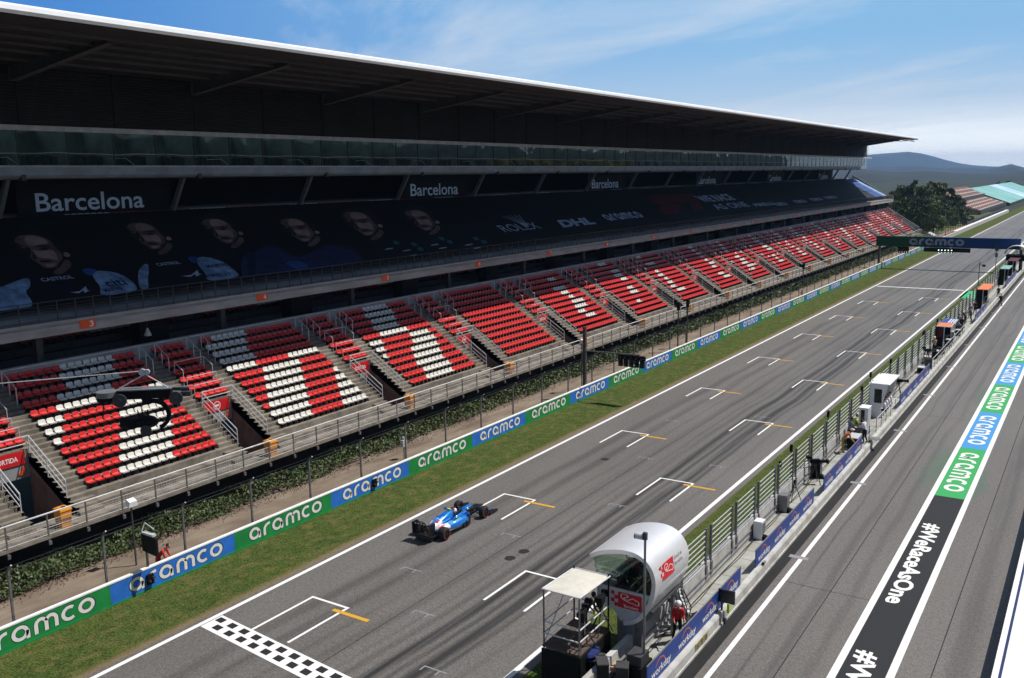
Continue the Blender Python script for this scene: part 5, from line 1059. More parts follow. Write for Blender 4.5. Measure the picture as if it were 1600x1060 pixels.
for i in range(3): a = 2.09*i; MB().bar((0, 0, 1.35), (0.55*math.cos(a), 0.55*math.sin(a), 0), 0.035).build('tripod_leg', M['dkgrey'], t)
MB().cyl((0, 0, 1.42), 'z', 0.06, 0.16, 8).build('tripod_head', M['black'], t)
t = thing('flight_case', 'large black flight case with a silver lid beside the yellow marshal', 'case', (-13.0, 34.6, 0.3)); MB().box(-0.33, 0.33, -0.65, 0.65, 0.08, 0.78).build('case_body', M['black'], t); MB().box(-0.34, 0.34, -0.66, 0.66, 0.782, 0.84).build('case_lid', M['silver'], t)
t = thing('monitor_desk', 'black desk with screens between the marshal and the white cabinet', 'desk', (-13.2, 36.2, 0.3)); MB().box(-0.3, 0.3, -0.7, 0.7, 0.75, 0.80).box(-0.28, -0.24, -0.68, 0.68, 0, 0.75).box(0.2, 0.24, -0.68, -0.6, 0, 0.75).box(0.2, 0.24, 0.6, 0.68, 0, 0.75).build('desk_top', M['black'], t); MB().box(-0.1, -0.05, -0.6, 0.0, 0.85, 1.25).box(-0.1, -0.05, 0.05, 0.6, 0.85, 1.25).build('screens', M['blackgl'], t)
t = thing('round_sign', 'round grey disc sign on a thin stand beside the man in white', 'sign', (-12.22, 35.3, 0.0)); MB().tube([(0, 0, 0.55), (0, 0, 1.75)], 0.025, 6).build('pole', M['dkgrey'], t); MB().cyl((0.25, 0.55, 0.75), 'z', 0.40, 0.03, 24).build('disc', M['grey'], t); MB().bar((0, 0, 0.75), (0.25, 0.55, 0.74), 0.03).build('arm', M['dkgrey'], t)
def guard(label, y0, y1):
    t = thing('guard_rail', label, 'railing', (-12.35, y0, 0.54), 0, 'short guard rails on the lane side wall'); Ln = y1-y0; n_ = max(2, int(Ln/1.5))
    MB().tube([(0, 0, 1.0), (0, Ln, 1.0)], 0.025, 5).tube([(0, 0, 0.55), (0, Ln, 0.55)], 0.018, 5).build('rails', M['galv'], t)
    for i in range(n_+1): MB().tube([(0, Ln*i/n_, 0), (0, Ln*i/n_, 1.0)], 0.022, 5).build('post', M['darkgalv'], t)
guard('guard rail on the lane side wall in front of the white cabin', 38.2, 46.6); guard('guard rail on the lane side wall below the striped roof stand', 62, 84); guard('guard rail on the lane side wall below the orange roof stand', 106, 118)
for i in range(12):
    y = 61.5+2.5*i; t = thing('equipment_case', f'dark equipment case on the platform past the white cabin, {ORD[i+1]} along', 'case', (-13.15+0.25*math.sin(i*2.2), y, 0.3), 0.3*math.sin(i), 'cases along the platform'); h = 0.5+0.3*abs(math.sin(i*1.7)); MB().box(-0.28, 0.28, -0.4, 0.4, 0.05, h).build('case_body', M[('black', 'dkgrey', 'grey')[i % 3]], t); MB().box(-0.29, 0.29, -0.41, 0.41, h+0.002, h+0.06).build('case_lid', M[('silver', 'black', 'lightgrey')[i % 3]], t)
# start line mast, lights and signs by the strip
t = thing('camera_pole', 'tall thin pole with a small camera by the green apron', 'pole', (-14.9, 119.5, 0)); MB().tube([(0, 0, 0), (0, 0, 5.4)], 0.055, 6).build('pole', M['dkgrey'], t); MB().box(0.35, 0.75, -0.15, 0.15, 4.7, 5.0).bar((0, 0, 4.95), (0.5, 0, 4.95), 0.05).build('camera_housing', M['black'], t)
t = thing('signal_post', 'signal post with two stacked boxes on the grass by the gantry', 'signal', (-16.4, 160, 0)); MB().tube([(0, 0, 0), (0, 0, 4.7)], 0.06, 6).build('post', M['grey'], t); MB().box(-0.28, 0.28, -0.12, 0.12, 3.85, 4.65).build('upper_box', M['dkgrey'], t); MB().box(-0.22, 0.22, -0.12, 0.12, 2.7, 3.4).build('lower_box', M['grey'], t)
t = thing('marker_board', 'small dark marker board standing on the grass strip', 'sign', (-15.2, 76.5, 0)); MB().bar((0, 0, 0), (0, 0, 1.0), 0.06).build('stake', M['dkgrey'], t); MB().box(-0.28, 0.28, -0.05, 0.05, 0.9, 1.6).build('board', M['black'], t)

# right-hand ledge of the pit building, and the pit building itself
t = thing('garage_ledge', 'white flat ledge with a dark blue stripe at the edge of the pit lane', 'ledge', (0, 0, 0))
MB().box(-2.02, 3.0, -18, 90, -0.1, 1.0).build('ledge_body', M['whitep'], t); MB().box(-2.10, -1.9, -18, 90, 1.002, 1.03).build('edge_strip', M['wcap'], t); MB().box(-1.898, -1.80, -18, 90, 1.002, 1.022).build('blue_stripe', pr('dark navy stripe', (0.012, 0.022, 0.10), 0.5), t); MB().box(-2.13, -2.101, -18, 90, 0.3, 1.0).build('edge_seal', M['black'], t)
t = thing('pit_building', 'long grey pit building facing the grandstand across the lane', 'building', (0, 0, 0))
MB().box(16, 34, -60, 420, 0, 26).build('wall', M['conc2'], t)
for i in range(60): MB().box(15.9, 15.999, -55+7.5*i, -51+7.5*i, 15.0, 18.2).build('window', M['blackgl'], t)
MB().box(15.85, 15.995, 165, 245, 21.0, 22.6).build('yellow_banner', pr('yellow banner', (0.85, 0.62, 0.03), 0.6), t)

# ================================================================== GANTRY AND START LIGHTS
gt = thing('start_gantry', 'dark green to blue overhead gantry reading aramco with start lights below', 'gantry', (0, 160.5, 0))
def gradmat():
    g = NB('green to blue gantry cloth'); n = g.noise(0.5)
    c = g.mix(g.rng(g.x, -31, -23), (0.010, 0.085, 0.035), (0.014, 0.062, 0.23)); c = g.mix(g.math('MULTIPLY', n, 0.3), c, (0.01, 0.02, 0.03)); return g.fin(c, 0.75)
MB().box(-37.2, -12.7, -0.35, 0.35, 4.15, 6.05).build('beam_cover', gradmat(), gt)
m = MB(); place2d(m, AR2, (-31.2, -0.36, 4.58), (1, 0, 0), (0, 0, 1), 9.3, 1.12, 0.95); m.build('lettering', M['gantryt'], gt)
for x in (-36.6, -12.55): MB().box(x-0.2, x+0.2, -0.2, 0.2, 0, 4.15).build('post', M['dkgrey'], gt)
MB().box(-28.6, -20.7, -0.75, -0.45, 3.35, 4.12).build('light_board', M['black'], gt)
for i in range(5):
    lp_ = MB().box(-26.2+0.55*i, -25.8+0.55*i, -0.85, -0.76, 3.15, 3.95).build('light_panel', M['black'], gt)
    for z in (3.25, 3.7): MB().cyl((-26.0+0.55*i, -0.87, z), 'y', 0.10 if z > 3.5 else 0.06, 0.04, 12).build('lamp', M['glow'], lp_)
m = MB().box(-33.2, -31.2, -0.6, -0.4, 3.3, 4.1); m.build('side_light_board', M['black'], gt)
for i in range(5): MB().box(-33.1+0.4*i, -32.85+0.4*i, -0.68, -0.61, 2.9, 3.9).build('light_panel', M['blackgl'], gt)
sg = thing('start_signal', 'dark post with an arm of black start lights hanging over the grass verge', 'signal', (-35.95, 39.4, 0))
MB().bar((0, 0, -0.1), (0, 0, 6.0), 0.26, 0.26).build('post', M['dkgrey'], sg); MB().bar((0.1, 0, 3.98), (5.1, 0, 4.06), 0.10).bar((0.1, 0.05, 3.0), (1.3, 0, 3.95), 0.06).build('arm', M['darkgalv'], sg)
for i in range(5):
    pn = MB().box(3.17+0.48*i, 3.51+0.48*i, -0.12, 0.12, 3.02, 3.98).build('light_panel', M['black'], sg)
    for z in (3.22, 3.5, 3.78): MB().cyl((3.35+0.48*i, -0.16, z), 'y', 0.11, 0.10, 10).build('lamp_hood', M['blackgl'], pn)
MB().box(3.1, 5.55, 0.0, 0.06, 3.6, 3.95).build('back_plate', M['black'], sg)
# screen board over the wall, devices on and behind it
t = thing('marshal_screen', 'black screen on a post leaning over the advertising wall', 'screen', (-35.4, -3.3, 0)); MB().prism([(-0.43, 2.72), (0.60, 2.66), (0.60, 1.82), (-0.43, 1.90)], -0.06, 0.06).build('screen_case', M['black'], t); MB().bar((-0.35, 0.1, 0), (-0.35, 0.1, 2.0), 0.08).build('post', M['dkgrey'], t); MB().box(-0.4, 0.4, -0.05, 0.15, 2.70, 2.80).build('top_unit', M['silver'], t); MB().tube([(-0.45, 0, 2.8), (-0.45, 0.2, 3.15), (0.2, 0.2, 2.95)], 0.025, 5).build('aerial', M['galv'], t)
for i, (px, py) in enumerate(((235.5, 907), (586, 761))):
    p = at(px, py, x=-35.55); t = thing('wall_microphone', ['small black device fixed on the wall face under the marshal screen', 'small black device fixed on the wall face ahead of the race car'][i], 'microphone', (-35.58, p.y, 0.5), 0, 'small devices on the advertising wall'); MB().box(-0.04, 0.08, -0.16, 0.16, -0.2, 0.28).build('case', M['black'], t); MB().cyl((0.12, 0.1, 0.1), 'x', 0.07, 0.1, 8).build('horn', M['dkgrey'], t); MB().cyl((0.12, -0.08, -0.02), 'x', 0.05, 0.1, 8).build('horn', M['dkgrey'], t)
for i, (px, py, x, top) in enumerate(((204, 783, -38.6, None), (909, 532, -37.2, None))):
    p = at(px, py, x=x); t = thing('floodlight', ['white floodlight on a thin pole in front of the hedge', 'small light on a thin pole beyond the start signal'][i], 'floodlight', (x, p.y, 0)); MB().bar((0, 0, 0), (0, 0, p.z-0.1), 0.06).build('pole', M['dkgrey'], t); MB().loft([[(-0.12, -0.25, p.z-0.12), (0.2, -0.25, p.z-0.25), (0.2, 0.25, p.z-0.25), (-0.12, 0.25, p.z-0.12)], [(-0.05, -0.2, p.z+0.12), (0.22, -0.2, p.z+0.0), (0.22, 0.2, p.z+0.0), (-0.05, 0.2, p.z+0.12)]]).build('lamp_head', M['whitep'], t)
p = at(631, 700, x=-38.2); t = thing('junction_box', 'small white junction box on a thin stake on the dirt path', 'box', (-38.2, p.y, 0)); MB().bar((0, 0, 0), (0, 0, 0.9), 0.05).build('stake', M['dkgrey'], t); MB().box(-0.12, 0.12, -0.2, 0.2, 0.85, 1.3).box(-0.08, 0.08, -0.06, 0.06, 1.3, 1.5).build('box', M['lightgrey'], t)
for i, y in enumerate((62.0, 64.5, 109)):
    t = thing('light_mast', f'tall dark lamp mast on the dirt path, {ORD[i+1]} beyond the start signal', 'mast', (-37.0, y, 0), 0, 'dark masts on the dirt path'); MB().tube([(0, 0, 0), (0, 0, 5.2)], 0.07, 6).build('mast', M['dkgrey'], t); MB().box(-0.12, 0.2, -0.15, 0.15, 4.4, 5.2).build('lamp_box', M['black'], t); MB().cyl((0.22, 0, 4.6), 'x', 0.09, 0.06, 8).build('lens', M['lightgrey'], t)
# cable camera
p = CAM+ray(222, 612)*23.5
cc = thing('cable_camera', 'black cable camera rig hanging on wires in front of the near seats', 'camera', p, R(42))
MB().box(-0.55, 0.72, -0.16, 0.16, -0.16, 0.06).build('frame', M['black'], cc); MB().box(-0.58, 0.75, -0.19, 0.19, 0.062, 0.09).build('top_plate', M['grey'], cc); MB().cyl((-0.85, 0, -0.02), 'z', 0.26, 0.14, 20).build('round_pod', M['grey'], cc); MB().cyl((-0.85, 0, -0.14), 'z', 0.25, 0.10, 20).build('pod_base', M['black'], cc)
for x in (-0.5, 0.86): MB().cyl((x, -0.24, -0.16), 'y', 0.17, 0.05, 20).cyl((x, -0.24, -0.16), 'y', 0.05, 0.09, 10).build('guide_wheel', M['dkgrey'], cc)
MB().cyl((0.05, 0, 0.50), 'y', 0.09, 0.06, 14).cyl((0.16, 0, 0.50), 'y', 0.07, 0.06, 14).build('pulley', M['galv'], cc)
for x in (-0.62, 0.68): MB().tube([(x, 0, 0.06), (0.1, 0, 0.45)], 0.014, 5).build('strut', M['galv'], cc)
MB().bar((0.7, 0, 0.04), (1.15, 0.05, 0.0), 0.08).box(0.95, 1.2, -0.1, 0.12, -0.16, -0.04).build('tail_arm', M['dkgrey'], cc); MB().tube([(-0.92, -0.1, -0.18), (-0.98, -0.1, -0.62)], 0.012, 4).tube([(-1.05, 0, -0.3), (-0.7, 0, -0.28)], 0.015, 4).build('whip_aerial', M['black'], cc)
v2, f2 = stroke2d(arcp(0.25, -0.62, 0.36, 0.36, 115, -70, 16), 0.10); m = MB(); m.add([(a, -0.05, b) for a, b in v2]+[(a, 0.05, b) for a, b in v2], f2+[tuple(i+len(v2) for i in reversed(f)) for f in f2]+[(i, i+1, len(v2)+i+1, len(v2)+i) for i in range(16)]+[(17+i, 17+i+1, len(v2)+17+i+1, len(v2)+17+i) for i in range(16)]); m.build('yoke', M['black'], cc)
MB().box(0.0, 0.2, -0.1, 0.1, -0.32, -0.16).build('neck', M['black'], cc); MB().ball((0.05, 0, -0.80), 0.30, 0.2, 0.17, 12, 8).box(-0.42, -0.05, -0.12, 0.12, -0.92, -0.68).cyl((-0.48, 0, -0.8), 'x', 0.13, 0.2, 14).build('camera_head', M['black'], cc); MB().cyl((0.06, -0.2, -0.98), 'y', 0.14, 0.03, 16).build('focus_ring', M['dkgrey'], cc)
for x in (-0.12, -0.02, 0.12): MB().bar((x, 0, -0.68), (x-0.03, 0, -0.48), 0.025).build('link_rod', M['black'], cc)
MB().tube([(0.0, 0, 0.53), (-14, -9, 1.6)], 0.008, 4).build('wire', M['galv'], cc); MB().tube([(0.72, 0, 0.08), (1.25, 0.1, 0.07)], 0.008, 4).build('wire', M['galv'], cc)

# ================================================================== RACE CAR
car = thing('race_car', 'blue open wheel race car with red and white tail driving on the start straight', 'race car', (-28.35, 8.42, 0.0), R(0.5))
M['carblue'] = pr('metallic blue paint', (0.02, 0.22, 0.72), 0.20, 0.30, var=0.08, scale=3, coat=0.6); M['carred'] = pr('red car paint', (0.72, 0.045, 0.06), 0.3, coat=0.5); M['carwhite'] = pr('white car paint', (0.78, 0.78, 0.80), 0.3, coat=0.5); M['carbon'] = pr('carbon fibre', (0.010, 0.010, 0.011), 0.35); M['tyre'] = pr('tyre rubber', (0.014, 0.014, 0.014), 0.75); M['tyred'] = pr('red tyre band', (0.35, 0.01, 0.01), 0.7); M['carlight'] = pr('pale blue paint and highlight', (0.16, 0.50, 0.92), 0.2, 0.3, coat=0.6)  # the pale blue also serves as the sidepod's painted highlight
def ring(y, cx_, hw_, zb, zt, n=16, ex=2.6):
    o = []
    for i in range(n):
        t = 2*math.pi*i/n; c, s_ = math.cos(t), math.sin(t); o.append((cx_+hw_*math.copysign(abs(c)**(2/ex), c), y, (zb+zt)/2+(zt-zb)/2*math.copysign(abs(s_)**(2/ex), s_)))
    return o
MB().loft([ring(1.55, 0, .26, .10, .62), ring(2.0, 0, .36, .08, .62), ring(2.75, 0, .335, .10, .66)]).build('monocoque', M['carblue'], car, smooth=True)
MB().loft([ring(2.74, 0, .337, .10, .655), ring(3.3, 0, .24, .18, .635), ring(3.9, 0, .16, .24, .52), ring(4.55, 0, .10, .22, .36), ring(4.75, 0, .06, .22, .30)]).build('nose_cone', M['carbon'], car, smooth=True)
MB().loft([ring(2.76, 0, .22, .50, .668), ring(3.3, 0, .15, .50, .648), ring(3.8, 0, .08, .44, .552)]).build('nose_top_panel', M['carblue'], car, smooth=True)
MB().loft([ring(-0.25, 0, .10, .30, .48), ring(0.35, 0, .17, .22, .62), ring(0.95, 0, .22, .20, .80), ring(1.45, 0, .22, .25, .93), ring(1.72, 0, .17, .50, .95)]).build('engine_cover', M['carblue'], car, smooth=True)
MB().loft([ring(-0.28, 0, .115, .28, .50), ring(0.1, 0, .155, .22, .585), ring(0.42, 0, .20, .20, .668), ring(0.70, 0, .222, .22, .74)]).build('tail_cover', M['carwhite'], car, smooth=True)
MB().loft([ring(-0.29, 0, .09, .36, .53), ring(0.05, 0, .10, .45, .60), ring(0.28, 0, .06, .58, .645)]).build('tail_red_band', M['carred'], car, smooth=True)
MB().loft([ring(0.36, 0, .135, .585, .665), ring(0.62, 0, .10, .66, .735)]).build('tail_red_patch', M['carred'], car, smooth=True)
MB().prism([(-0.1, .48), (0.9, .80), (1.1, .98), (0.5, .93), (-0.15, .72)], -0.012, 0.012, axis='x').build('shark_fin', M['carblue'], car)
MB().ball((0, 1.74, .83), .13, .05, .09).build('air_intake', M['carbon'], car); MB().box(-.10, .10, 1.50, 1.60, .985, 1.04).bar((0, 1.55, .93), (0, 1.55, 1.0), .03).build('onboard_camera', M['hiviz'], car)
for g in (-1, 1):
    MB().loft([ring(0.15, g*.22, .10, .10, .36), ring(0.6, g*.36, .22, .08, .48), ring(1.3, g*.50, .27, .07, .56), ring(2.0, g*.54, .27, .10, .60), ring(2.25, g*.54, .25, .16, .58)]).build('sidepod', M['carblue'], car, smooth=True)
    MB().loft([ring(0.20, g*.235, .09, .18, .385), ring(0.55, g*.36, .212, .24, .492), ring(0.80, g*.41, .24, .26, .522)]).build('sidepod_tail', M['carwhite'], car, smooth=True)
    MB().loft([ring(0.28, g*.26, .07, .30, .425), ring(0.52, g*.33, .10, .36, .498)]).build('sidepod_red_patch', M['carred'], car, smooth=True)
    MB().loft([ring(0.62, g*.38, .15, .30, .503), ring(1.25, g*.50, .20, .34, .578), ring(1.75, g*.54, .20, .36, .608)]).build('sidepod_painted_highlight', M['carlight'], car, smooth=True)  # lighter blue laid over the sidepod as a painted highlight
    MB().box(g*.54-.2, g*.54+.2, 2.26, 2.27, .26, .50).build('radiator_inlet', M['carbon'], car)
    MB().loft([ring(0.25, g*.26, .12, .08, .22), ring(0.7, g*.40, .24, .07, .24), ring(1.4, g*.52, .285, .07, .26), ring(2.2, g*.55, .275, .09, .28)]).build('lower_sidepod', M['carbon'], car, smooth=True)
    m = MB(); zf = lambda y: .585+(y-1.3)*.043
    m.add([(g*.44, 1.20, zf(1.2)+.012), (g*.50, 1.66, zf(1.66)+.012), (g*.55, 1.66, zf(1.66)+.012), (g*.60, 1.20, zf(1.2)+.012), (g*.55, 1.20, zf(1.2)+.012), (g*.525, 1.45, zf(1.45)+.012), (g*.49, 1.20, zf(1.2)+.012)], [(0, 1, 2, 3, 4, 5, 6)]); m.build('arrow_decal', M['carbon'], car)
    MB().loft([ring(0.55, g*.345, .085, .42, .520), ring(0.85, g*.41, .09, .45, .552)]).build('pale_painted_highlight', M['carwhite'], car, smooth=True)  # white patch painted in as a highlight near the sidepod tail
    MB().box(g*.22-.004, g*.22+.004, 0.62, 1.35, .55, .62).build('side_lettering_band', M['carlight'], car)
    MB().loft([[(g*.45, 2.5, .1), (g*.47, 2.5, .1), (g*.47, 2.5, .42), (g*.45, 2.5, .42)], [(g*.85, 2.0, .08), (g*.87, 2.0, .08), (g*.87, 2.0, .36), (g*.85, 2.0, .36)]]).box(g*.82-.015, g*.82+.015, 1.75, 2.35, .06, .30).box(g*.66-.012, g*.66+.012, 2.2, 2.6, .08, .45).build('bargeboard', M['carbon'], car)
    MB().bar((g*.36, 2.15, .60), (g*.62, 2.28, .68), .03).box(g*.70-.12, g*.70+.12, 2.22, 2.30, .62, .74).build('mirror', M['carblue'], car)
    for a, b in (((.22, 3.45, .42), (.70, 3.62, .40)), ((.22, 3.75, .42), (.70, 3.62, .40)), ((.24, 3.5, .26), (.70, 3.62, .22)), ((.2, 3.85, .26), (.70, 3.62, .22))): MB().bar((g*a[0], a[1], a[2]), (g*b[0], b[1], b[2]), .04, .025).build('front_suspension_arm', M['carbon'], car)
    for a, b in (((.14, .35, .38), (.62, 0, .40)), ((.12, -.2, .38), (.62, 0, .40)), ((.15, .5, .24), (.62, 0, .22))): MB().bar((g*a[0], a[1], a[2]), (g*b[0], b[1], b[2]), .045, .03).build('rear_suspension_arm', M['carbon'], car)
    for y_, wd, nm in ((0.0, .405, 'rear'), (3.62, .305, 'front')):
        x = g*(1.0-wd/2); r_ = .335; q = wd/2; wl = thing('wheel', None, None, (x, y_, r_)); wl.parent = car
        prof_ = [(-q, .20), (-q, r_-.05), (-q+.03, r_-.012), (-q+.07, r_), (q-.07, r_), (q-.03, r_-.012), (q, r_-.05), (q, .20)]; m = MB(); m.loft([[(a, b*math.cos(2*math.pi*i/28), b*math.sin(2*math.pi*i/28)) for i in range(28)] for a, b in prof_], caps=False); m.build('tyre', M['tyre'], wl, smooth=True)
        m = MB(); m.loft([[(g*(q+.001), b*math.cos(2*math.pi*i/28), b*math.sin(2*math.pi*i/28)) for i in range(28)] for b in (r_-.085, r_-.062)], caps=False); m.build('tyre_band', M['tyred'], wl)
        m = MB().cyl((0, 0, 0), 'x', .20, wd-.06, 24).cyl((g*(q-.02), 0, 0), 'x', .05, .05, 10)
        for i in range(7): a = 2*math.pi*i/7; m.bar((g*(q-.03), 0, 0), (g*(q-.03), .19*math.cos(a), .19*math.sin(a)), .03)
        m.build('rim', M['carbon'], wl)
MB().add([(-.78, .1, .05), (.78, .1, .05), (.80, 2.1, .05), (.45, 2.7, .05), (-.45, 2.7, .05), (-.80, 2.1, .05), (-.78, .1, .065), (.78, .1, .065), (.80, 2.1, .065), (.45, 2.7, .065), (-.45, 2.7, .065), (-.80, 2.1, .065)], [(0, 1, 2, 3, 4, 5), (6, 7, 8, 9, 10, 11)]+[(i, (i+1) % 6, 6+(i+1) % 6, 6+i) for i in range(6)]).build('floor', M['carbon'], car)
MB().prism([(-.75, .10), (-.2, .06), (0.1, .06), (0.1, .12), (-.7, .30)], -.5, .5, axis='x').build('diffuser', M['carbon'], car)
rw = MB().prism([(-.80, .80), (-.52, .72), (-.46, .74), (-.78, .84)], -.53, .53, axis='x').shift(0, 0, .06).build('rear_wing', M['carbon'], car); MB().prism([(-.86, .88), (-.72, .83), (-.70, .85), (-.85, .94)], -.53, .53, axis='x').shift(0, 0, .06).build('wing_flap', M['carbon'], rw)
for g in (-1, 1): MB().prism([(-.90, .36), (-.45, .36), (-.38, .90), (-.50, 1.02), (-.94, 1.02)], g*.54-.012, g*.54+.012, axis='x').build('end_plate', M['carbon'], rw)
for i in range(5): MB().box(-.40+.18*i, -.31+.18*i, -.872, -.866, .955, .985).build('wing_decal', M['carwhite'], rw)
for g in (-1, 1): MB().box(g*.20-.06, g*.20+.06, -.5, -.44, .745, .76).build('wing_support_plate', M['lightgrey'], rw)
MB().bar((0, -.55, .78), (0, -.3, .45), .03, .10).build('wing_pylon', M['carbon'], car); MB().box(-.05, .05, -.36, -.32, .30, .44).build('rain_light', M['maroon'], car)
fw = MB().prism([(4.40, .10), (4.78, .07), (4.80, .09), (4.42, .13)], -.98, .98, axis='x').build('front_wing', M['carblue'], car)
for i, (y_, z_) in enumerate(((4.32, .15), (4.22, .20), (4.12, .25))):
    for g in (-1, 1): MB().prism([(y_-.06, z_+.03), (y_+.10, z_-.02), (y_+.10, z_), (y_-.06, z_+.045)], g*.60-.37, g*.60+.37, axis='x').build('wing_flap', M['carbon'], fw)
for g in (-1, 1): MB().prism([(4.0, .06), (4.8, .05), (4.8, .18), (4.2, .33), (4.0, .33)], g*.98-.012, g*.98+.012, axis='x').build('end_plate', M['carbon'], fw)
MB().tube([(-.33, 1.62, .72)]+[(-.33+.05*math.sin(t*.5), 1.62+.2*t, .74+.02*t) for t in (1, 2, 3)]+[(-.22, 2.45, .80), (0, 2.62, .78), (.22, 2.45, .80)]+[(.33-.05*math.sin(t*.5), 1.62+.2*t, .74+.02*t) for t in (3, 2, 1)]+[(.33, 1.62, .72)], .035, 8).tube([(0, 2.62, .78), (0, 2.85, .62)], .022, 6).build('halo', M['carbon'], car, smooth=True)
MB().loft([ring(1.7, 0, .25, .55, .632), ring(2.6, 0, .20, .55, .668)]).build('cockpit_opening', M['carbon'], car)
m = MB(); vv3 = Vector((0, -0.13, 0.99)).normalized()
for g in (-1, 1): m.add([(g*.15, 4.2, .425+.05), (g*.05, 4.2, .48), (g*.05, 3.7, .585), (g*.15, 3.7, .565)], [(0, 1, 2, 3)])
m.build('nose_panel', M['carbon'], car)
# driver: figure sunk in the cockpit, only helmet and shoulders show
dv = thing('person', 'driver in white and red helmet and dark suit seated in the race car', 'person', (-28.35, 10.42, 0.40))
m = MB(); m.loft([ring(-.12, 0, .20, .0, .20, 12), ring(0.0, 0, .24, .0, .24, 12), ring(.14, 0, .16, .02, .20, 12)]); m.ball((0, .02, .26), .06, .06, .08); m.ball((0, .03, .37), .085, .10, .115, 12, 8); m.build('body', M['shirtk'], dv, smooth=True)
MB().ball((0, .03, .375), .128, .148, .138, 16, 10).build('helmet', M['helmw'], dv, smooth=True); MB().ball((0, .085, .385), .108, .105, .05, 12, 6).build('visor', M['blackgl'], dv, smooth=True); MB().ball((0, -.02, .46), .085, .085, .065, 12, 6).build('helmet_crest', M['carred'], dv, smooth=True)

# ================================================================== PEOPLE IN PLACE
person('marshal in red overalls and white helmet by the blue board near the silver tower', (-12.95, 4.3, 0.30), -150, 'work', 'overred', 'trousk', 'helmet')
person('man in white shirt and black trousers standing at the pit wall', (-12.62, 35.95, 0.30), 70, 'work', 'shirtw', 'trousk')
person('marshal in yellow overalls with orange vest and pale hat leaning forward', (-13.40, 33.1, 0.30), -70, 'bend', 'overorg', 'overyel', 'straw', 'overyel', scale=1.05)
person('person in dark top and lime vest behind the monitor desk', (-13.5, 36.6, 0.30), -60, 'work', 'hiviz', 'trousk', 'hair', 'shirtk'); person('person in dark jacket with a white sleeve near the monitor desk', (-13.55, 35.5, 0.30), -40, 'work', 'greycl', 'trousk', 'hair', 'shirtw')
for i in range(4): person(f'{["first", "second", "third", "fourth"][i]} person in white shirt seated at the white cabin counter', (-12.78-0.02*i, 43.7+0.85*i, 0.30), 95, 'sit', 'shirtw', 'trousk', group='white shirts at the cabin counter')
person('marshal in tan jacket and white helmet before the striped roof stand', (-13.5, 71.2, 0.30), 20, 'work', 'beige', 'trousk', 'helmet')
for i, (x, y, c, ps) in enumerate(((-13.2, 84.5, 'greycl', 'work'), (-12.9, 86.5, 'shirtk', 'stand'), (-13.4, 88.5, 'greycl', 'work'), (-13.3, 93.0, 'shirtk', 'bend'), (-12.9, 95.0, 'greycl', 'work'), (-13.4, 98.0, 'greycl', 'stand'), (-13.2, 101.5, 'shirtk', 'work'))): person(f'{"grey" if c == "greycl" else "black"} clad crew member between the striped and orange roof stands, {ORD[i+1]} along', (x, y, 0.30), -60+40*i, ps, c, 'trousk', group='crew on the pit wall')
person('person all in black standing in the pit lane beside the wall', (-11.35, 113.0, 0.0), 60, 'stride', 'shirtk', 'trousk')
person('person in brown top behind the one standing in the lane', (-12.2, 119, 0.30), 30, 'stand', 'maroon', 'trousk')
person('marshal in orange red overalls stooping behind the advertising wall', (-36.55, -2.1, 0.0), -60, 'bend', 'overred', 'overred', 'hair', scale=1.05)
person('distant marshal in white top on the dirt path behind the wall', (-36.9, 108.5, 0.0), 120, 'stand', 'shirtw', 'overred', 'hair')
person('marshal in red suit inside the silver control cabin', (-14.2, 3.3, 2.44), 60, 'lookout', 'overred', 'trousk', 'hair')
person('camera operator in black crouching over the scaffold camera', (-14.95, 0.2, 1.84), -20, 'bend', 'shirtk', 'trousk')

# ================================================================== TREES AND FAR STANDS
def tree_meshes(seed, dense=900, leaf='leafd'):
    rr = random.Random(seed); vs = []; fs = []; clumps = []
    for i in range(26):
        t = rr.uniform(0.12, 1.0); rad_ = 0.42*(math.sin(math.pi*min(1, t*0.72+0.22))**0.7); a = rr.uniform(0, 6.28); d = rad_*math.sqrt(rr.random()); clumps.append((d*math.cos(a), d*math.sin(a), t*0.92, rr.uniform(0.10, 0.20)*(1.1-0.5*t)))
    def pl(i):
        c = clumps[rr.randrange(len(clumps))]; v = Vector((rr.gauss(0, 1), rr.gauss(0, 1), rr.gauss(0, 1))).normalized()*c[3]*(0.55+0.45*rr.random()); return (c[0]+v.x, c[1]+v.y, max(0.02, c[2]+v.z*0.8)), 0.7+0.8*rr.random()
    v, f = leaves(dense*5, pl, 0.023, rr); me = MB().add(v, f).build('crown', M[leaf]); a = me.data; bpy.data.objects.remove(me)
    tb = MB(); tb.bar((0, 0, 0), (0.01, 0, 0.35), 0.05, None, 0, 7)
    for i in range(7): c = clumps[i*3]; tb.bar((0.005, 0, 0.18+0.05*(i % 3)), c[:3], 0.018, None, 0, 5)
    tt = tb.build('trunk', M['trunk']); b = tt.data; bpy.data.objects.remove(tt); return a, b
TM = [tree_meshes(1, 900, 'leafd'), tree_meshes(2, 900, 'leafm'), tree_meshes(3, 800, 'leafd'), tree_meshes(4, 900, 'leafm')]
TL = [(1378, 302, 330, 1.0, 0), (1398, 296, 330, .9, 3), (1413, 289, 320, 1.0, 1), (1432, 282, 318, .62, 0), (1447, 289, 310, .9, 1), (1463, 284, 330, .8, 1), (1479, 287, 345, .8, 0), (1492, 302, 330, .9, 2), (1406, 314, 285, 1.1, 1), (1424, 306, 278, 0.85, 3), (1440, 309, 270, 0.9, 1), (1461, 318, 268, 0.8, 3), (1476, 316, 298, 1.1, 2), (1494, 322, 310, 1.1, 0), (1511, 330, 325, 1.2, 3), (1560, 284, 800, .8, 0), (1576, 282, 820, .8, 3), (1593, 287, 840, 1.1, 0), (1545, 289, 790, 1.0, 2), (1610, 286, 830, 1.0, 3)]
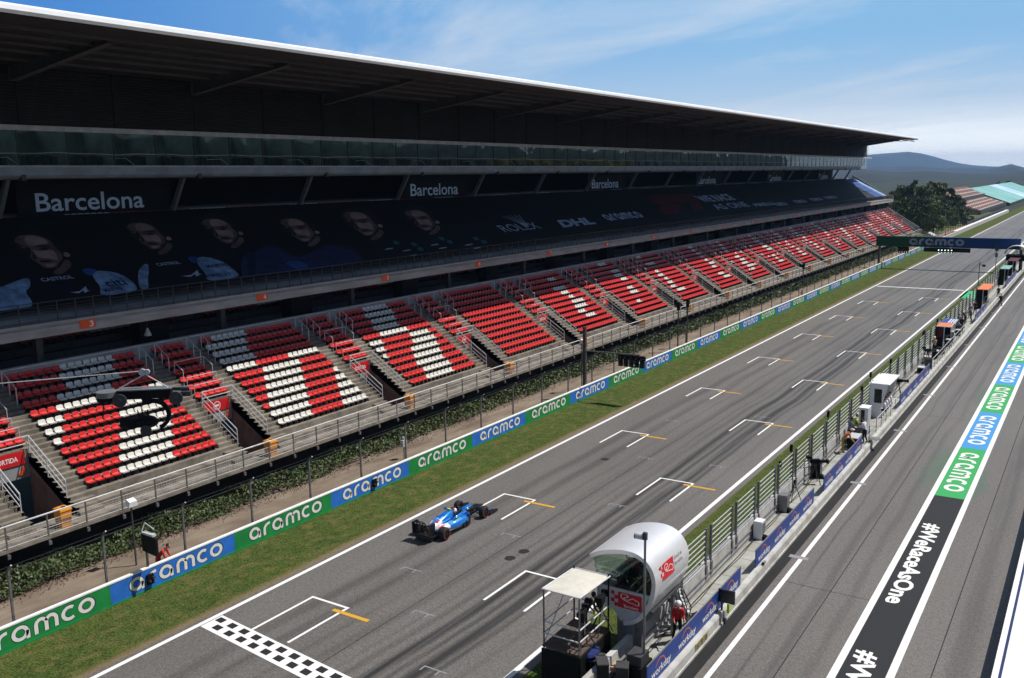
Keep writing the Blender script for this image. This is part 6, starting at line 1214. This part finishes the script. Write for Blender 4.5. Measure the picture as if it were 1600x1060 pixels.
for i, (px, py, Y, wd, v) in enumerate(TL):
    p = at(px, py, y=Y); h = max(3.0, p.z); t = thing('tree', f'{"dark" if v in (0, 2) else "mid"} green {"narrow upright" if wd < .7 else "bushy"} tree beyond the stand, {ORD[i+1]} of the clump' if i < 15 else f'dark tree behind the distant teal covered stand, {ORD[i-14]} along', 'tree', (p.x, Y, 0), i*1.7, 'trees past the grandstand'); t.scale = (h*wd*1.15, h*wd*1.15, h*1.04)
    link('crown', TM[v][0], t); link('trunk', TM[v][1], t)
M['farseat'] = pr('faded pink seating', (0.34, 0.17, 0.13), 0.8, var=0.3, scale=0.6); M['farconc'] = pr('faded brown terrace', (0.24, 0.18, 0.14), 0.85, var=0.3, scale=0.2); M['teal'] = pr('pale teal tarpaulin', (0.20, 0.44, 0.41), 0.6, c2=(0.12, 0.32, 0.29), scale=0.05, stretch=(1, 0.6, 1)); M['tealb'] = pr('pale blue tarpaulin', (0.40, 0.58, 0.78), 0.6, var=0.2, scale=0.06)
def far_tier(t, x0, x1, z0, z1, y0, y1, rows=12):
    pf_ = []; 
    for i in range(rows): x = x0+(x1-x0)*i/rows; z = z0+(z1-z0)*i/rows; pf_ += [(x, z), (x, z+(z1-z0)/rows)]
    pf_ += [(x1, z1), (x1, 0), (x0, 0)]; MB().prism(pf_, y0, y1).build('terrace', M['farconc'], t)
    for i in range(rows):
        x = x0+(x1-x0)*i/rows; z = z0+(z1-z0)*(i+1)/rows; m = MB()
        for k in range(int((y1-y0)/9)): m.box(x+(x1-x0)/rows*0.8, x+(x1-x0)/rows*0.25, y0+9*k+0.8, y0+9*k+8.6, z+0.02, z+0.42)
        m.build('seat_row', M['farseat' if i % 3 else 'seatwhite'], t)
t = thing('far_grandstand', 'distant two tier stand with faded pink and white seats past the trees', 'grandstand', (0, 0, 0)); far_tier(t, -44, -53, 1.4, 4.4, 393, 500, 11); far_tier(t, -54.5, -62.5, 5.4, 9.2, 400, 505, 9)
MB().box(-44, -43.7, 392, 502, 0, 1.9).build('front_wall', M['dkgrey'], t); MB().box(-54.5, -54.2, 399, 507, 4.2, 6.0).build('tier_front', M['dkgrey'], t)
t = thing('covered_grandstand', 'distant stand covered with pale teal and blue tarpaulins', 'grandstand', (0, 0, 0))
MB().prism([(-42.5, 0), (-42.5, 0.9), (-63, 8.2), (-63, 0)], 508, 760).build('stand_body', M['dkgrey'], t); 
for i in range(5): MB().add([(-42.4, 509+50*i, 1.0), (-42.4, 558+50*i, 1.0), (-63, 558+50*i, 8.35), (-63, 509+50*i, 8.35)], [(0, 1, 2, 3)]).build('tarpaulin', M['tealb' if i in (2,) else 'teal'], t)
t = thing('service_hut', 'small white hut behind the far fence beyond the gantry', 'hut', (-37.5, 225, 0)); MB().box(-1.2, 1.2, -2, 2, 0, 2.2).build('wall', M['whitep'], t); MB().prism([(-1.4, 2.2), (0, 2.9), (1.4, 2.2)], -2.2, 2.2).build('roof', M['lightgrey'], t); MB().box(1.202, 1.22, -0.5, 0.5, 0, 1.9).build('door', M['dkgrey'], t)
ff = thing('far_fence', 'tall dark fence posts and mesh beyond the gantry beside the straight', 'fence', (-37.2, 0, 0))
for k in range(34): MB().bar((-0.2, 252+5*k, 0), (-0.2, 252+5*k, 3.6), 0.10).build('fence_post', M['dkgrey'], ff)
MB().box(-0.5, -0.4, 300, 420, 0.2, 1.8).build('dark_screen', M['dkgrey'], ff); MB().box(-0.3, 0.0, 252, 312, 0.0, 0.9).build('red_barrier', pr('faded red barrier', (0.42, 0.16, 0.12), 0.8), ff)

# ================================================================== HAZE
hz = MB().box(-12500, 8800, -2900, 13800, -9, 205)
hm = bpy.data.materials.new('haze'); hm.use_nodes = True; t = hm.node_tree; t.nodes.clear(); o = t.nodes.new("ShaderNodeOutputMaterial"); v = t.nodes.new("ShaderNodeVolumePrincipled"); v.inputs['Color'].default_value = (0.34, 0.60, 1.0, 1); v.inputs['Density'].default_value = 0.00009; v.inputs['Anisotropy'].default_value = 0.0; t.links.new(v.outputs[0], o.inputs['Volume'])
hz.build('haze', hm, label='pale blue haze lying over the whole valley', cat='haze', kind='stuff')
